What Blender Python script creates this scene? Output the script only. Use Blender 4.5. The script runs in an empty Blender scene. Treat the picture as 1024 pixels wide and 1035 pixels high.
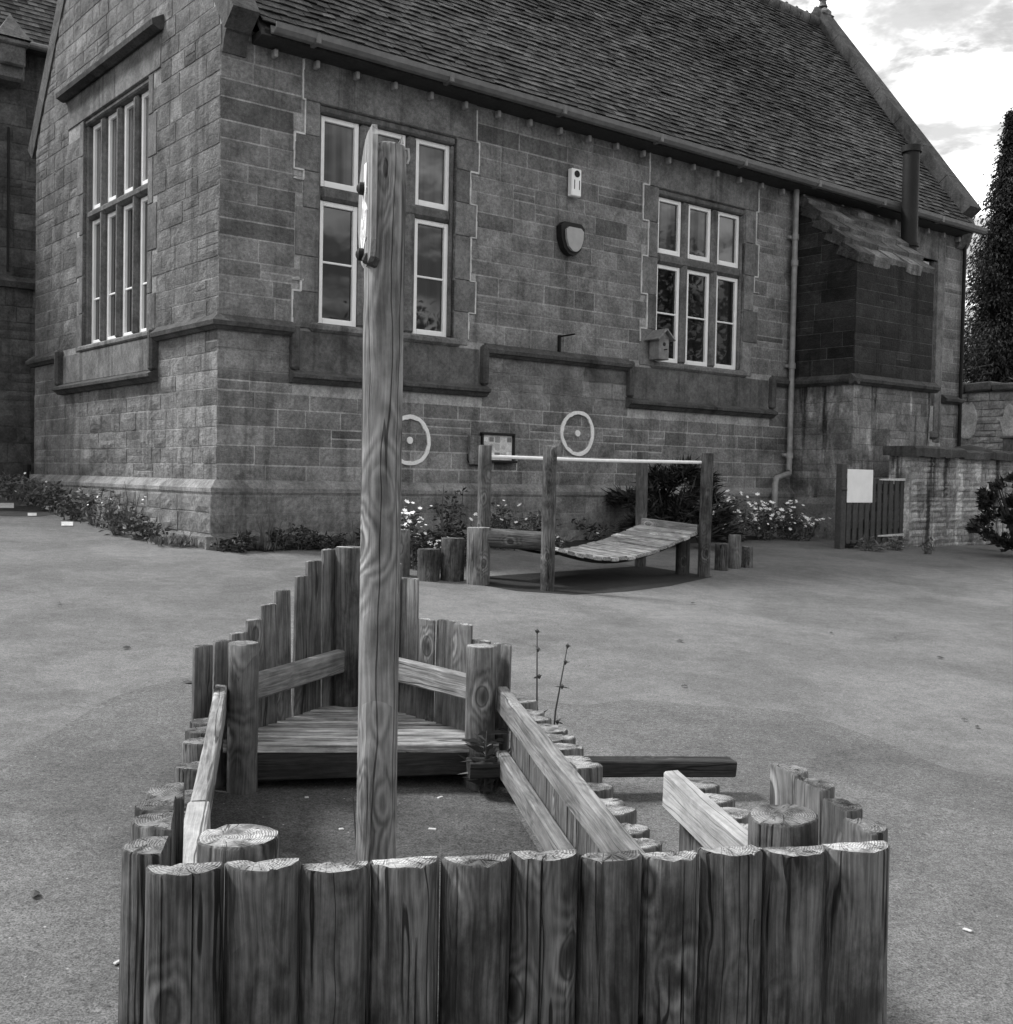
import bpy, math, random
from mathutils import Vector, Matrix, noise as mnoise
random.seed(11)
R = math.radians
scene = bpy.context.scene
COL = scene.collection

# ------------------------------------------------------------------ camera maths (photo pixels 1024 x 1035)
F_PX = 1157.0; PITCH = R(1.68); ROLL = R(1.09)
CAM = Vector((0, 0, 1.5))
cF = Vector((0, math.cos(PITCH), -math.sin(PITCH)))
cU0 = Vector((0, math.sin(PITCH), math.cos(PITCH))); cR0 = Vector((1, 0, 0))
cR = math.cos(ROLL)*cR0 + math.sin(ROLL)*cU0
cU = -math.sin(ROLL)*cR0 + math.cos(ROLL)*cU0
TH = R(51.3)
E1 = Vector((math.sin(TH), math.cos(TH), 0)); E2 = Vector((-math.cos(TH), math.sin(TH), 0))
CORNER = Vector((-3.07, 12.1, 0)); SL = 0.0625
def gz(x, y):
    s = x*E2.x + y*E2.y
    return SL*max(-14.0, min(21.0, s))
def ray(u, v): return cF + (u-512)/F_PX*cR - (v-517.5)/F_PX*cU
def ground(u, v, h=0.0):
    d = ray(u, v); n = Vector((-SL*E2.x, -SL*E2.y, 1))
    return CAM + d*((h - n.dot(CAM))/n.dot(d))
def at(u, v, Y):
    d = ray(u, v); return CAM + d*(Y/d.y)
def wall(u, v, q=0.0):
    d = ray(u, v); n = -E2
    P = CAM + d*(((CORNER-CAM).dot(n)+q)/d.dot(n)); return (P-CORNER).dot(E1), P.z
def blg(t, s, z=0.0): return CORNER + E1*t + E2*s + Vector((0, 0, z))

# ------------------------------------------------------------------ object helpers
def tag(o, label=None, cat=None, group=None, kind=None):
    if label: o['label'] = label
    if cat: o['category'] = cat
    if group: o['group'] = group
    if kind: o['kind'] = kind
    return o
def empty(name, loc=(0, 0, 0), rz=0.0):
    o = bpy.data.objects.new(name, None); COL.objects.link(o)
    o.location = loc; o.rotation_euler = (0, 0, rz); o.empty_display_size = 0.1
    return o

class MB:
    def __init__(self): self.v = []; self.f = []; self.t = []; self.m = []; self.s = []
    def add(self, vs, fs, tone=0.5, mi=0, smooth=False):
        b = len(self.v); self.v.extend([tuple(p) for p in vs])
        self.t.extend([tone]*len(vs) if not isinstance(tone, list) else tone)
        for f in fs:
            self.f.append(tuple(b+i for i in f)); self.m.append(mi); self.s.append(smooth)
    def box(self, c, size, rot=None, b=0.0, tone=0.5, mi=0):
        hx, hy, hz = [k/2 for k in size]; c = Vector(c)
        b = min(b, hx*.8, hy*.8, hz*.8)
        if b <= 0:
            vs = [Vector((sx*hx, sy*hy, sz*hz)) for sx in (-1, 1) for sy in (-1, 1) for sz in (-1, 1)]
            fs = [(0, 1, 3, 2), (4, 6, 7, 5), (0, 4, 5, 1), (2, 3, 7, 6), (0, 2, 6, 4), (1, 5, 7, 3)]
        else:
            vs = []; idx = {}
            for sx in (-1, 1):
                for sy in (-1, 1):
                    for sz in (-1, 1):
                        idx[(sx, sy, sz)] = len(vs)
                        vs += [Vector((sx*hx, sy*(hy-b), sz*(hz-b))), Vector((sx*(hx-b), sy*hy, sz*(hz-b))), Vector((sx*(hx-b), sy*(hy-b), sz*hz))]
            fs = []
            def q(a, flip): fs.append(tuple(reversed(a)) if flip else tuple(a))
            for s in (-1, 1):
                q([idx[(s, -1, -1)], idx[(s, 1, -1)], idx[(s, 1, 1)], idx[(s, -1, 1)]], s < 0)
                q([idx[(1, s, -1)]+1, idx[(-1, s, -1)]+1, idx[(-1, s, 1)]+1, idx[(1, s, 1)]+1], s < 0)
                q([idx[(-1, -1, s)]+2, idx[(1, -1, s)]+2, idx[(1, 1, s)]+2, idx[(-1, 1, s)]+2], s < 0)
            for s in (-1, 1):
                for r in (-1, 1):
                    fl = s*r < 0
                    q([idx[(s, r, -1)], idx[(s, r, -1)]+1, idx[(s, r, 1)]+1, idx[(s, r, 1)]], fl)
                    q([idx[(s, -1, r)]+2, idx[(s, -1, r)], idx[(s, 1, r)], idx[(s, 1, r)]+2], fl)
                    q([idx[(-1, s, r)]+1, idx[(-1, s, r)]+2, idx[(1, s, r)]+2, idx[(1, s, r)]+1], fl)
            for sx in (-1, 1):
                for sy in (-1, 1):
                    for sz in (-1, 1):
                        i = idx[(sx, sy, sz)]; q([i, i+1, i+2], sx*sy*sz < 0)
        if rot is not None: vs = [rot @ p for p in vs]
        self.add([c+p for p in vs], fs, tone, mi)
    def prism(self, poly, fn, a0, a1, tone=0.5, mi=0):
        """poly: 2-D outline; fn(a, p, q) -> point; swept from a0 to a1"""
        n = len(poly)
        vs = [fn(a0, *p) for p in poly] + [fn(a1, *p) for p in poly]
        fs = [(i, (i+1) % n, n+(i+1) % n, n+i) for i in range(n)] + [tuple(reversed(range(n))), tuple(range(n, 2*n))]
        self.add(vs, fs, tone, mi)
    def tube(self, pts, rad, n=10, tone=0.5, mi=0, cap=True):
        pts = [Vector(p) for p in pts]; vs = []; fs = []
        rads = rad if isinstance(rad, (list, tuple)) else [rad]*len(pts)
        prev = None
        for i, p in enumerate(pts):
            d = (pts[min(i+1, len(pts)-1)] - pts[max(i-1, 0)]).normalized()
            x = d.orthogonal().normalized() if prev is None else (prev - d*prev.dot(d)).normalized()
            prev = x; y = d.cross(x)
            for k in range(n):
                a = 2*math.pi*k/n; vs.append(p + (x*math.cos(a)+y*math.sin(a))*rads[i])
        for i in range(len(pts)-1):
            for k in range(n):
                fs.append((i*n+k, i*n+(k+1) % n, (i+1)*n+(k+1) % n, (i+1)*n+k))
        if cap:
            fs.append(tuple(reversed(range(n)))); fs.append(tuple((len(pts)-1)*n+k for k in range(n)))
        self.add(vs, fs, tone, mi, True)
    def lathe(self, prof, n=16, c=(0, 0, 0), tone=0.5, mi=0):
        c = Vector(c); vs = []; fs = []
        for r, z in prof:
            for k in range(n):
                a = 2*math.pi*k/n; vs.append(c+Vector((r*math.cos(a), r*math.sin(a), z)))
        for i in range(len(prof)-1):
            for k in range(n): fs.append((i*n+k, i*n+(k+1) % n, (i+1)*n+(k+1) % n, (i+1)*n+k))
        fs.append(tuple(reversed(range(n)))); fs.append(tuple((len(prof)-1)*n+k for k in range(n)))
        self.add(vs, fs, tone, mi, True)
    def build(self, name, mats, parent=None, loc=(0, 0, 0), rot=(0, 0, 0), fix=False, sharp=35):
        me = bpy.data.meshes.new(name); me.from_pydata(self.v, [], self.f)
        at_ = me.attributes.new('tone', 'FLOAT', 'POINT'); at_.data.foreach_set('value', self.t)
        me.polygons.foreach_set('material_index', self.m); me.polygons.foreach_set('use_smooth', self.s)
        for m in (mats if isinstance(mats, (list, tuple)) else [mats]): me.materials.append(m)
        if fix:
            import bmesh
            bm = bmesh.new(); bm.from_mesh(me); bmesh.ops.recalc_face_normals(bm, faces=bm.faces[:]); bm.to_mesh(me); bm.free()
        me.update()
        if any(self.s): me.set_sharp_from_angle(angle=R(sharp))
        o = bpy.data.objects.new(name, me); COL.objects.link(o)
        if parent is not None: o.parent = parent
        o.location = loc; o.rotation_euler = rot
        return o

# ------------------------------------------------------------------ node helpers and materials (all neutral: the photo is monochrome)
class NB:
    def __init__(self, nt): self.nt = nt
    def n(self, typ, ins=None, **at_):
        nd = self.nt.nodes.new(typ)
        for k, v in at_.items(): setattr(nd, k, v)
        for k, v in (ins or {}).items():
            sk = nd.inputs[k]
            if isinstance(v, bpy.types.NodeSocket): self.nt.links.new(v, sk)
            else: sk.default_value = v
        return nd
    def math(self, op, a, b=None, c=None, clamp=False):
        ins = {0: a}
        if b is not None: ins[1] = b
        if c is not None: ins[2] = c
        return self.n('ShaderNodeMath', ins, operation=op, use_clamp=clamp).outputs[0]
    def rng(self, x, a, b, c=0.0, d=1.0, smooth=True):
        return self.n('ShaderNodeMapRange', {'Value': x, 'From Min': a, 'From Max': b, 'To Min': c, 'To Max': d},
                      interpolation_type='SMOOTHSTEP' if smooth else 'LINEAR').outputs[0]
    def noise(self, vec, scale, detail=4.0, rough=0.55, dist=0.0):
        return self.n('ShaderNodeTexNoise', {'Vector': vec, 'Scale': scale, 'Detail': detail, 'Roughness': rough, 'Distortion': dist}).outputs['Fac']
    def map(self, vec, scale=(1, 1, 1), loc=(0, 0, 0)):
        return self.n('ShaderNodeMapping', {'Vector': vec, 'Scale': scale, 'Location': loc}).outputs[0]
    def lerp(self, f, a, b):
        return self.n('ShaderNodeMix', {0: f, 2: a, 3: b}, data_type='FLOAT').outputs[0]
    def mul(self, *a):
        x = a[0]
        for b in a[1:]: x = self.math('MULTIPLY', x, b)
        return x
def newmat(name):
    m = bpy.data.materials.new(name); m.use_nodes = True
    nt = m.node_tree; nt.nodes.clear(); b = NB(nt)
    bs = b.n('ShaderNodeBsdfPrincipled'); out = b.n('ShaderNodeOutputMaterial', {'Surface': bs.outputs[0]})
    tc = b.n('ShaderNodeTexCoord')
    return m, b, bs, tc.outputs['Object']
def setcol(b, bs, val):
    c = b.n('ShaderNodeCombineColor', {0: val, 1: val, 2: val}).outputs[0]
    b.nt.links.new(c, bs.inputs['Base Color'])
def setbump(b, bs, h, strength=0.5, dist=0.01):
    bp = b.n('ShaderNodeBump', {'Height': h, 'Strength': strength, 'Distance': dist})
    b.nt.links.new(bp.outputs[0], bs.inputs['Normal'])
def tonenode(b): return b.n('ShaderNodeAttribute', attribute_name='tone').outputs['Fac']

def mat_stone(name, lo, hi, grain=1.0, stain=0.5, rough_scale=1.0, streak=0.4, bump=0.5, light=0.0, sfreq=5.5, fleck=0.0):
    m, b, bs, P = newmat(name)
    tone = tonenode(b)
    base = b.rng(tone, 0, 1, lo, hi, False)
    n1 = b.noise(P, 3.2, 6, .62); n2 = b.noise(P, 26*rough_scale, 6, .7); n3 = b.noise(P, 140, 3, .6)
    v = b.mul(base, b.rng(n1, .25, .75, .62, 1.36), b.rng(n2, .25, .75, .66, 1.34), b.rng(n3, .3, .7, .80, 1.2))
    # soot and water stains with shapes of their own
    s1 = b.rng(b.noise(P, .9, 7, .68, .6), .54, .68)
    v = b.math('MULTIPLY', v, b.lerp(s1, 1.0, 1.0-stain))
    st = b.noise(b.map(P, (sfreq, sfreq, .28)), 1.0, 5, .65)
    v = b.math('MULTIPLY', v, b.lerp(b.rng(st, .52, .66), 1.0, 1.0-streak))
    if light > 0:
        l1 = b.rng(b.noise(b.map(P, (2.6, 2.6, .8), (7, 3, 1)), 1.0, 5, .6, .5), .50, .62)
        v = b.math('MULTIPLY', v, b.lerp(l1, 1.0, 1.0+light))
    if fleck > 0:
        v = b.math('ADD', v, b.mul(b.rng(b.noise(b.map(P, (9, 9, 5)), 1.0, 6, .75), .66, .72), fleck))
    setcol(b, bs, v)
    bs.inputs['Roughness'].default_value = .92; bs.inputs['Specular IOR Level'].default_value = .25
    tool = b.noise(b.map(P, (6, 6, 60)), 1.0, 3, .6)
    h = b.math('ADD', b.math('ADD', b.mul(n2, 1.0*grain), b.mul(n3, .35)), b.mul(tool, .35))
    setbump(b, bs, h, bump, .02)
    return m
def mat_plain(name, val, rough=.6, var=.25, scale=20, spec=.4, bump=.15, metallic=0.0):
    m, b, bs, P = newmat(name)
    n = b.noise(P, scale, 5, .6); n2 = b.noise(P, scale*.16, 4, .6)
    setcol(b, bs, b.mul(b.rng(n, .2, .8, val*(1-var), val*(1+var)), b.rng(n2, .3, .7, 1-var*.6, 1+var*.5)))
    bs.inputs['Roughness'].default_value = rough; bs.inputs['Specular IOR Level'].default_value = spec
    bs.inputs['Metallic'].default_value = metallic
    setbump(b, bs, n, bump, .006)
    return m
def mat_wood(name, dark, light, contour=.5, freq=70, knots=.6, crack=.8, bump=.5, patch=.35, fz=.16):
    m, b, bs, P0 = newmat(name)
    rnd = b.n('ShaderNodeObjectInfo').outputs['Random']
    off = b.n('ShaderNodeCombineXYZ', {0: b.mul(rnd, 37.0), 1: b.mul(rnd, 91.0), 2: b.mul(rnd, 53.0)}).outputs[0]
    P = b.n('ShaderNodeVectorMath', {0: P0, 1: off}, operation='ADD').outputs[0]
    wv = b.n('ShaderNodeTexNoise', {'Vector': b.map(P, (1, 1, .45)), 'Scale': 7.0, 'Detail': 2.0}).outputs['Color']
    wv = b.n('ShaderNodeVectorMath', {0: wv, 1: (.5, .5, .5)}, operation='SUBTRACT').outputs[0]
    wv = b.n('ShaderNodeVectorMath', {0: wv, 1: (.03, .03, 0.0)}, operation='MULTIPLY').outputs[0]
    P = b.n('ShaderNodeVectorMath', {0: P, 1: wv}, operation='ADD').outputs[0]
    fld = b.noise(b.map(P, (1, 1, fz)), 6.5, 3, .5, .7)
    vor = b.n('ShaderNodeTexVoronoi', {'Vector': b.map(P, (7.5, 7.5, 4.6)), 'Scale': 1.0}, feature='F1')
    d = vor.outputs['Distance']; rc = b.n('ShaderNodeSeparateColor', {0: vor.outputs['Color']}).outputs[0]
    on = b.rng(rc, 1-knots, 1-knots+.02)
    near = b.mul(b.rng(d, .05, .70, 1, 0), on)
    f2 = b.math('ADD', fld, b.mul(near, .30))
    band = b.math('SINE', b.mul(f2, float(freq)))
    band = b.rng(band, -1, 1, 0, 1, False)
    fine = b.noise(b.map(P, (110, 110, 3.5)), 1.0, 4, .65)
    mid = b.noise(b.map(P, (30, 30, 2.2)), 1.0, 4, .6)
    pt = b.noise(b.map(P, (8, 8, 5)), 1.0, 6, .68)
    k = b.math('ADD', b.mul(fine, .66), b.mul(mid, .34))
    k = b.rng(k, .30, .70, 0, 1)
    k = b.lerp(b.math('ADD', contour, b.mul(near, .45), clamp=True), k, b.mul(b.math('ADD', b.mul(band, .75), b.mul(k, .25)), 1.0))
    col = b.lerp(k, dark, light)
    tn = b.rng(rnd, 0, 1, .78, 1.22, False)
    col = b.mul(col, tn, b.rng(pt, .32, .66, 1-patch, 1+patch))
    core = b.mul(b.rng(d, .03, .21, 1, 0), on)
    col = b.mul(col, b.lerp(core, 1.0, .34), b.lerp(b.mul(b.rng(d, .16, .20, 0, 1), b.rng(d, .20, .24, 1, 0), on), 1.0, .35))
    halo = b.mul(b.rng(d, .20, .42, 1, 0), b.rng(d, .15, .22, 0, 1), on)
    col = b.mul(col, b.lerp(halo, 1.0, 1.7))
    cn = b.noise(b.map(P, (24, 24, .32)), 1.0, 1, .4)
    ck = b.mul(b.rng(b.math('ABSOLUTE', b.math('SUBTRACT', cn, .5)), .006, .016, 1, 0), b.rng(b.noise(b.map(P, (5, 5, 1.1)), 1.0, 2), .47, .53), crack)
    col = b.mul(col, b.lerp(ck, 1.0, .12))
    setcol(b, bs, col)
    bs.inputs['Roughness'].default_value = .82; bs.inputs['Specular IOR Level'].default_value = .3
    h = b.math('SUBTRACT', b.math('ADD', b.mul(k, .5), b.mul(fine, .5)), b.mul(ck, 2.0))
    setbump(b, bs, h, bump, .006)
    return m
def mat_end(name, dark, light, freq=330):
    m, b, bs, P = newmat(name)
    rnd = b.n('ShaderNodeObjectInfo').outputs['Random']
    off = b.n('ShaderNodeCombineXYZ', {0: b.mul(rnd, .03), 1: b.mul(rnd, -.02), 2: b.mul(rnd, 9.0)}).outputs[0]
    Q = b.n('ShaderNodeVectorMath', {0: P, 1: off}, operation='ADD').outputs[0]
    sx = b.n('ShaderNodeSeparateXYZ', {0: Q})
    wob = b.noise(Q, 16, 4, .6)
    rad = b.math('SQRT', b.math('ADD', b.mul(sx.outputs[0], sx.outputs[0]), b.mul(sx.outputs[1], sx.outputs[1])))
    r2 = b.math('ADD', rad, b.mul(wob, .03))
    ring = b.rng(b.math('SINE', b.mul(r2, float(freq)*3.6)), -1, 1, 0, 1, False)
    ang = b.math('ARCTAN2', sx.outputs[1], sx.outputs[0])
    av = b.n('ShaderNodeCombineXYZ', {0: b.mul(ang, 3.0), 1: b.mul(rnd, 40.0), 2: b.mul(rad, 3.0)}).outputs[0]
    cr = b.rng(b.math('ABSOLUTE', b.math('SUBTRACT', b.noise(av, 1.6, 2), .5)), .004, .018, 1, 0)
    n = b.noise(Q, 60, 5, .65); pt = b.noise(Q, 14, 4, .6)
    k = b.math('ADD', b.mul(ring, .38), b.mul(n, .62))
    col = b.mul(b.lerp(k, dark, light), b.rng(pt, .32, .64, .34, 1.4), b.rng(rnd, 0, 1, .7, 1.2, False), b.lerp(cr, 1.0, .25))
    setcol(b, bs, col); bs.inputs['Roughness'].default_value = .9; bs.inputs['Specular IOR Level'].default_value = .2
    setbump(b, bs, b.math('SUBTRACT', b.math('ADD', b.mul(ring, .5), n), b.mul(cr, 2.0)), .7, .005)
    return m
def mat_tone(name, lo, hi, rough=.6, spec=.35, scale=18, var=.25, trans=0.0):
    m, b, bs, P = newmat(name)
    n = b.noise(P, scale, 5, .65); n2 = b.noise(P, scale*.12, 5, .65)
    setcol(b, bs, b.mul(b.rng(tonenode(b), 0, 1, lo, hi, False), b.rng(n, .25, .75, 1-var, 1+var), b.rng(n2, .3, .7, 1-var, 1+var)))
    bs.inputs['Roughness'].default_value = rough; bs.inputs['Specular IOR Level'].default_value = spec
    if trans: bs.inputs['Transmission Weight'].default_value = 0
    setbump(b, bs, n, .3, .006)
    return m
def mat_tarmac(name, base, patch=.2, speck=.35, sc=1.0):
    m, b, bs, P = newmat(name)
    n1 = b.noise(P, 190*sc, 3, .7); n2 = b.noise(P, 55*sc, 4, .7); n3 = b.noise(P, 1.1, 6, .6, .5); n4 = b.noise(P, .33, 4, .5, .8)
    v = b.mul(base, b.rng(n1, .28, .72, 1-speck, 1+speck), b.rng(n2, .3, .7, 1-speck*.5, 1+speck*.5), b.rng(n3, .3, .7, .80, 1.14))
    v = b.mul(v, b.lerp(b.rng(n4, .50, .53), 1.0, 1.0-patch))
    damp = b.noise(P, .62, 3, .45, .6)
    v = b.mul(v, b.lerp(b.rng(damp, .60, .63), 1.0, .86))
    pits = b.rng(b.noise(P, 95*sc, 2, .6), .34, .42, 1, 0)
    v = b.mul(v, b.lerp(pits, 1.0, .72), b.rng(b.noise(P, 9*sc, 5, .7), .3, .7, .86, 1.12))
    vor = b.n('ShaderNodeTexVoronoi', {'Vector': P, 'Scale': 46.0}, feature='F1')
    rc = b.n('ShaderNodeSeparateColor', {0: vor.outputs['Color']}).outputs[0]
    fl = b.mul(b.rng(vor.outputs['Distance'], .10, .22, 1, 0), b.rng(rc, .972, .976))
    v = b.math('ADD', v, b.mul(fl, .20))
    dk = b.mul(b.rng(vor.outputs['Distance'], .15, .3, 1, 0), b.rng(rc, .02, .025, 1, 0))
    v = b.mul(v, b.lerp(dk, 1.0, .35))
    setcol(b, bs, v); bs.inputs['Roughness'].default_value = .9; bs.inputs['Specular IOR Level'].default_value = .25
    setbump(b, bs, b.math('ADD', n1, b.mul(n2, .8)), .55, .008)
    return m

M = {}
M['ashlar'] = mat_stone('south_ashlar', .105, .275, grain=1.5, stain=.45, streak=.32, bump=.9)
M['rock'] = mat_stone('gable_rockface', .085, .235, grain=1.6, stain=.45, streak=.35, bump=1.0)
M['plinth'] = mat_stone('plinth_stone', .10, .22, stain=.4, streak=.3, bump=.6)
M['mortar'] = mat_stone('mortar', .22, .36, stain=.5, streak=.2, bump=.3)
M['dressed'] = mat_stone('dressed_stone', .09, .19, grain=.8, stain=.35, streak=.40, bump=.35)
M['gdressed'] = mat_stone('gable_dressed_stone', .08, .15, grain=.6, stain=.35, streak=.4, bump=.25)
M['mould'] = mat_stone('weathered_moulding', .045, .095, stain=.5, streak=.4, bump=.5)
M['soot'] = mat_stone('sooty_stone', .012, .048, grain=1.4, stain=.6, streak=.5, bump=.9, fleck=.16)
M['soot_joint'] = mat_stone('sooty_joint', .09, .14, stain=.6, streak=.5, bump=.5)
M['limewash'] = mat_stone('streaked_stone', .12, .22, stain=.55, streak=.85, bump=.7, light=1.1, sfreq=3.0)
M['rubble'] = mat_stone('rubble_stone', .19, .42, grain=1.5, stain=.5, streak=.82, bump=1.0, light=.9, sfreq=3.4)
M['far_rubble'] = mat_stone('far_rubble', .24, .46, stain=.35, streak=.2, bump=.8)
M['far_pale'] = mat_stone('pale_wall_stone', .42, .6, stain=.3, streak=.3, bump=.6)
M['far_dark'] = mat_stone('dark_neighbour_stone', .055, .115, stain=.4, streak=.4, bump=.5)
M['coping'] = mat_stone('coping_stone', .10, .17, stain=.5, streak=.1, bump=.6)
M['slab'] = mat_stone('mossy_slab', .045, .17, grain=1.8, stain=.65, streak=.2, bump=1.0, light=.5)
M['tile'] = mat_tone('clay_tile', .024, .125, .85, .2, 30, .38)
M['pointing'] = mat_plain('lime_pointing', .52, .9, .2, 30)
M['gutter'] = mat_plain('grey_gutter_paint', .13, .5, .2, 12)
M['pipe'] = mat_plain('grey_downpipe_paint', .24, .45, .3, 9)
M['white'] = mat_plain('white_frame_paint', .80, .4, .05, 10)
M['whitepaint'] = mat_plain('white_wall_paint', .72, .8, .12, 40)
M['black'] = mat_plain('black_metal', .010, .6, .3, 20, spec=.25)
M['darkwood'] = mat_plain('dark_stained_timber', .03, .8, .3, 30)
M['fence'] = mat_plain('brown_picket_timber', .055, .8, .3, 30)
M['paper'] = mat_plain('white_notice', .85, .5, .06, 6, bump=.03)
M['lampface'] = mat_plain('grey_lamp_face', .30, .4, .1, 10)
M['poster'] = mat_tone('poster_print', .04, .7, .4, .5, 60, .2)
M['birdbox'] = mat_plain('bird_box_timber', .19, .8, .25, 30)
M['rope'] = mat_plain('white_handrail', .78, .5, .08, 30)
M['soil_and_shade'] = mat_plain('bed_soil_and_bridge_shade', .011, .95, .4, 40, bump=.8)  # soil of the bed; its near-black also paints the shade under the bridge
M['leaf'] = mat_tone('weed_leaf', .035, .12, .6, .3, 10, .2)
M['leaf_dark'] = mat_tone('dark_leaf', .012, .045, .6, .3, 10, .2)
M['leaf_pale'] = mat_tone('pale_leaf', .07, .2, .6, .3, 10, .2)
M['needle'] = mat_tone('conifer_needle', .008, .036, .7, .25, 2, .3)
M['bark'] = mat_plain('bark', .05, .9, .3, 20)
M['petal'] = mat_plain('white_petal', .72, .6, .1, 40)
M['deadleaf'] = mat_plain('dead_leaf', .05, .8, .3, 40)
M['chalk'] = mat_plain('worn_white_marking', .50, .9, .3, 60)
M['log'] = mat_wood('weathered_log', .011, .110, contour=.18, knots=.72, crack=1.0, patch=.65, bump=.8)
M['log_pale'] = mat_wood('silvered_log', .036, .17, contour=.36, freq=60, knots=.32, patch=.35, bump=.7)
M['mast'] = mat_wood('mast_timber', .055, .245, contour=.50, freq=92, knots=.55, crack=.8, patch=.3, bump=.9, fz=.24)
M['plank'] = mat_wood('silvered_plank', .08, .30, contour=.25, knots=.25, patch=.25)
M['plank_pale'] = mat_wood('bare_pale_plank', .17, .33, contour=.2, knots=.2, patch=.25)
M['plank_dark'] = mat_wood('dark_board', .010, .042, contour=.3, knots=.3, patch=.4)
M['slat'] = mat_wood('grey_decking', .055, .48, contour=.15, knots=.1, patch=.35)
M['end'] = mat_end('log_end_grain', .08, .46)
M['end_dark'] = mat_end('dark_end_grain', .05, .26)
M['tarmac'] = mat_tarmac('tarmac', .148, .10, .42)
M['play_surface'] = mat_tarmac('play_surface', .118, .06, .52, .85)
M['tarmac_dark'] = mat_tarmac('old_dark_tarmac', .075, .15, .35)
M['grit_and_shade'] = mat_tarmac('boat_floor_grit_and_shade', .085, .25, .55, .7)  # grit, darkened further to paint the shade inside the boat walls
def mat_glass():
    m, b, bs, P = newmat('window_glass')
    t = tonenode(b)
    cur = b.noise(b.map(P, (7, 7, .25)), 1.0, 2, .5)
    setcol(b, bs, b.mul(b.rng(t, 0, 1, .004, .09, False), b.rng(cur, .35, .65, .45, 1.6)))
    bs.inputs['Roughness'].default_value = .02; bs.inputs['IOR'].default_value = 1.52; bs.inputs['Specular IOR Level'].default_value = .5
    setbump(b, bs, b.noise(P, 2.2, 2), .04, .02)
    return m
M['glass'] = mat_glass()

# ------------------------------------------------------------------ masonry generator
def blocks(mb, place, u0, u1, z0, z1, excl=(), rowh=.21, wmin=.32, wmax=.82, proud=.008, amp=.003, joint=.0085, flip=False, clip=None, q0=0.0, seed=0, split=.12, tones=(0, 1)):
    rg = random.Random(seed)
    nrow = max(1, round((z1-z0)/rowh)); hs = [rg.uniform(.82, 1.18) for _ in range(nrow)]; k = (z1-z0)/sum(hs)
    z = z0
    for h in hs:
        h *= k; za, zb = z, z+h; z = zb
        spans = [(u0, u1)]
        for (a, bb, c, d) in excl:
            if c < zb-.02 and d > za+.02:
                ns = []
                for (p, q) in spans:
                    if bb <= p or a >= q: ns.append((p, q)); continue
                    if a > p+.03: ns.append((p, a))
                    if bb < q-.03: ns.append((bb, q))
                spans = ns
        if clip: 
            lo, hi = clip((za+zb)/2); spans = [(max(p, lo), min(q, hi)) for p, q in spans if min(q, hi)-max(p, lo) > .06]
        for (p, q) in spans:
            u = p
            while u < q-1e-6:
                w = rg.uniform(wmin, wmax)
                if q-(u+w) < wmin*.6: w = q-u
                sub = [(za, zb)] if (rg.random() > split or h < .15) else [(za, (za+zb)/2), ((za+zb)/2, zb)]
                for (c, d) in sub:
                    tone = min(1, max(0, rg.gauss(.52, .16)))
                    if rg.random() < .04: tone = rg.choice([0.05, .95])
                    tone = tones[0]+(tones[1]-tones[0])*tone
                    jn = joint*rg.uniform(.7, 1.4)
                    a_, b_ = u+jn, u+w-jn; c_, d_ = c+jn, d-jn
                    nx = max(2, int((b_-a_)/.11)); ny = 2 if d_-c_ < .16 else 3
                    pr = proud*rg.uniform(.5, 1.5)
                    vs = []; idx = {}
                    for i in range(nx+1):
                        for j in range(ny+1):
                            uu = a_+(b_-a_)*i/nx; zz = c_+(d_-c_)*j/ny
                            edge = i in (0, nx) or j in (0, ny)
                            if edge:
                                uu += rg.uniform(-1, 1)*amp*.5; zz += rg.uniform(-1, 1)*amp*.5; qq = pr*.45
                            else: qq = pr + rg.uniform(-1, 1)*amp
                            idx[i, j] = len(vs); vs.append(place(uu, q0+qq, zz))
                    fs = [(idx[i, j], idx[i+1, j], idx[i+1, j+1], idx[i, j+1]) for i in range(nx) for j in range(ny)]
                    ring = [(i, 0) for i in range(nx+1)]+[(nx, j) for j in range(1, ny+1)]+[(i, ny) for i in range(nx-1, -1, -1)]+[(0, j) for j in range(ny-1, 0, -1)]
                    base = len(vs)
                    for (i, j) in ring:
                        vs.append(place(a_-jn*.2+(b_-a_+jn*.4)*i/nx, q0-.02, c_-jn*.2+(d_-c_+jn*.4)*j/ny))
                    nr = len(ring)
                    for r_ in range(nr):
                        fs.append((idx[ring[r_]], base+r_, base+(r_+1) % nr, idx[ring[(r_+1) % nr]]))
                    if flip: fs = [tuple(reversed(f)) for f in fs]
                    mb.add(vs, fs, tone)
                u += w
def backing(mb, place, u0, u1, z0, z1, holes=(), q=0.0, depth=.3, flip=False, tone=.5, mi=0):
    us = sorted(set([u0, u1]+[x for h in holes for x in h[:2]])); zs = sorted(set([z0, z1]+[x for h in holes for x in h[2:]]))
    for i in range(len(us)-1):
        for j in range(len(zs)-1):
            cu, cz = (us[i]+us[i+1])/2, (zs[j]+zs[j+1])/2
            if any(h[0] < cu < h[1] and h[2] < cz < h[3] for h in holes): continue
            f = (0, 1, 2, 3)
            mb.add([place(us[i], q, zs[j]), place(us[i+1], q, zs[j]), place(us[i+1], q, zs[j+1]), place(us[i], q, zs[j+1])], [f[::-1] if flip else f], tone, mi)
    for (a, b_, c, d) in holes:
        for (p, r_) in (((a, c), (b_, c)), ((b_, c), (b_, d)), ((b_, d), (a, d)), ((a, d), (a, c))):
            f = (0, 1, 2, 3)
            mb.add([place(p[0], q, p[1]), place(r_[0], q, r_[1]), place(r_[0], q-depth, r_[1]), place(p[0], q-depth, p[1])], [f if flip else f[::-1]], tone, mi)

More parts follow.
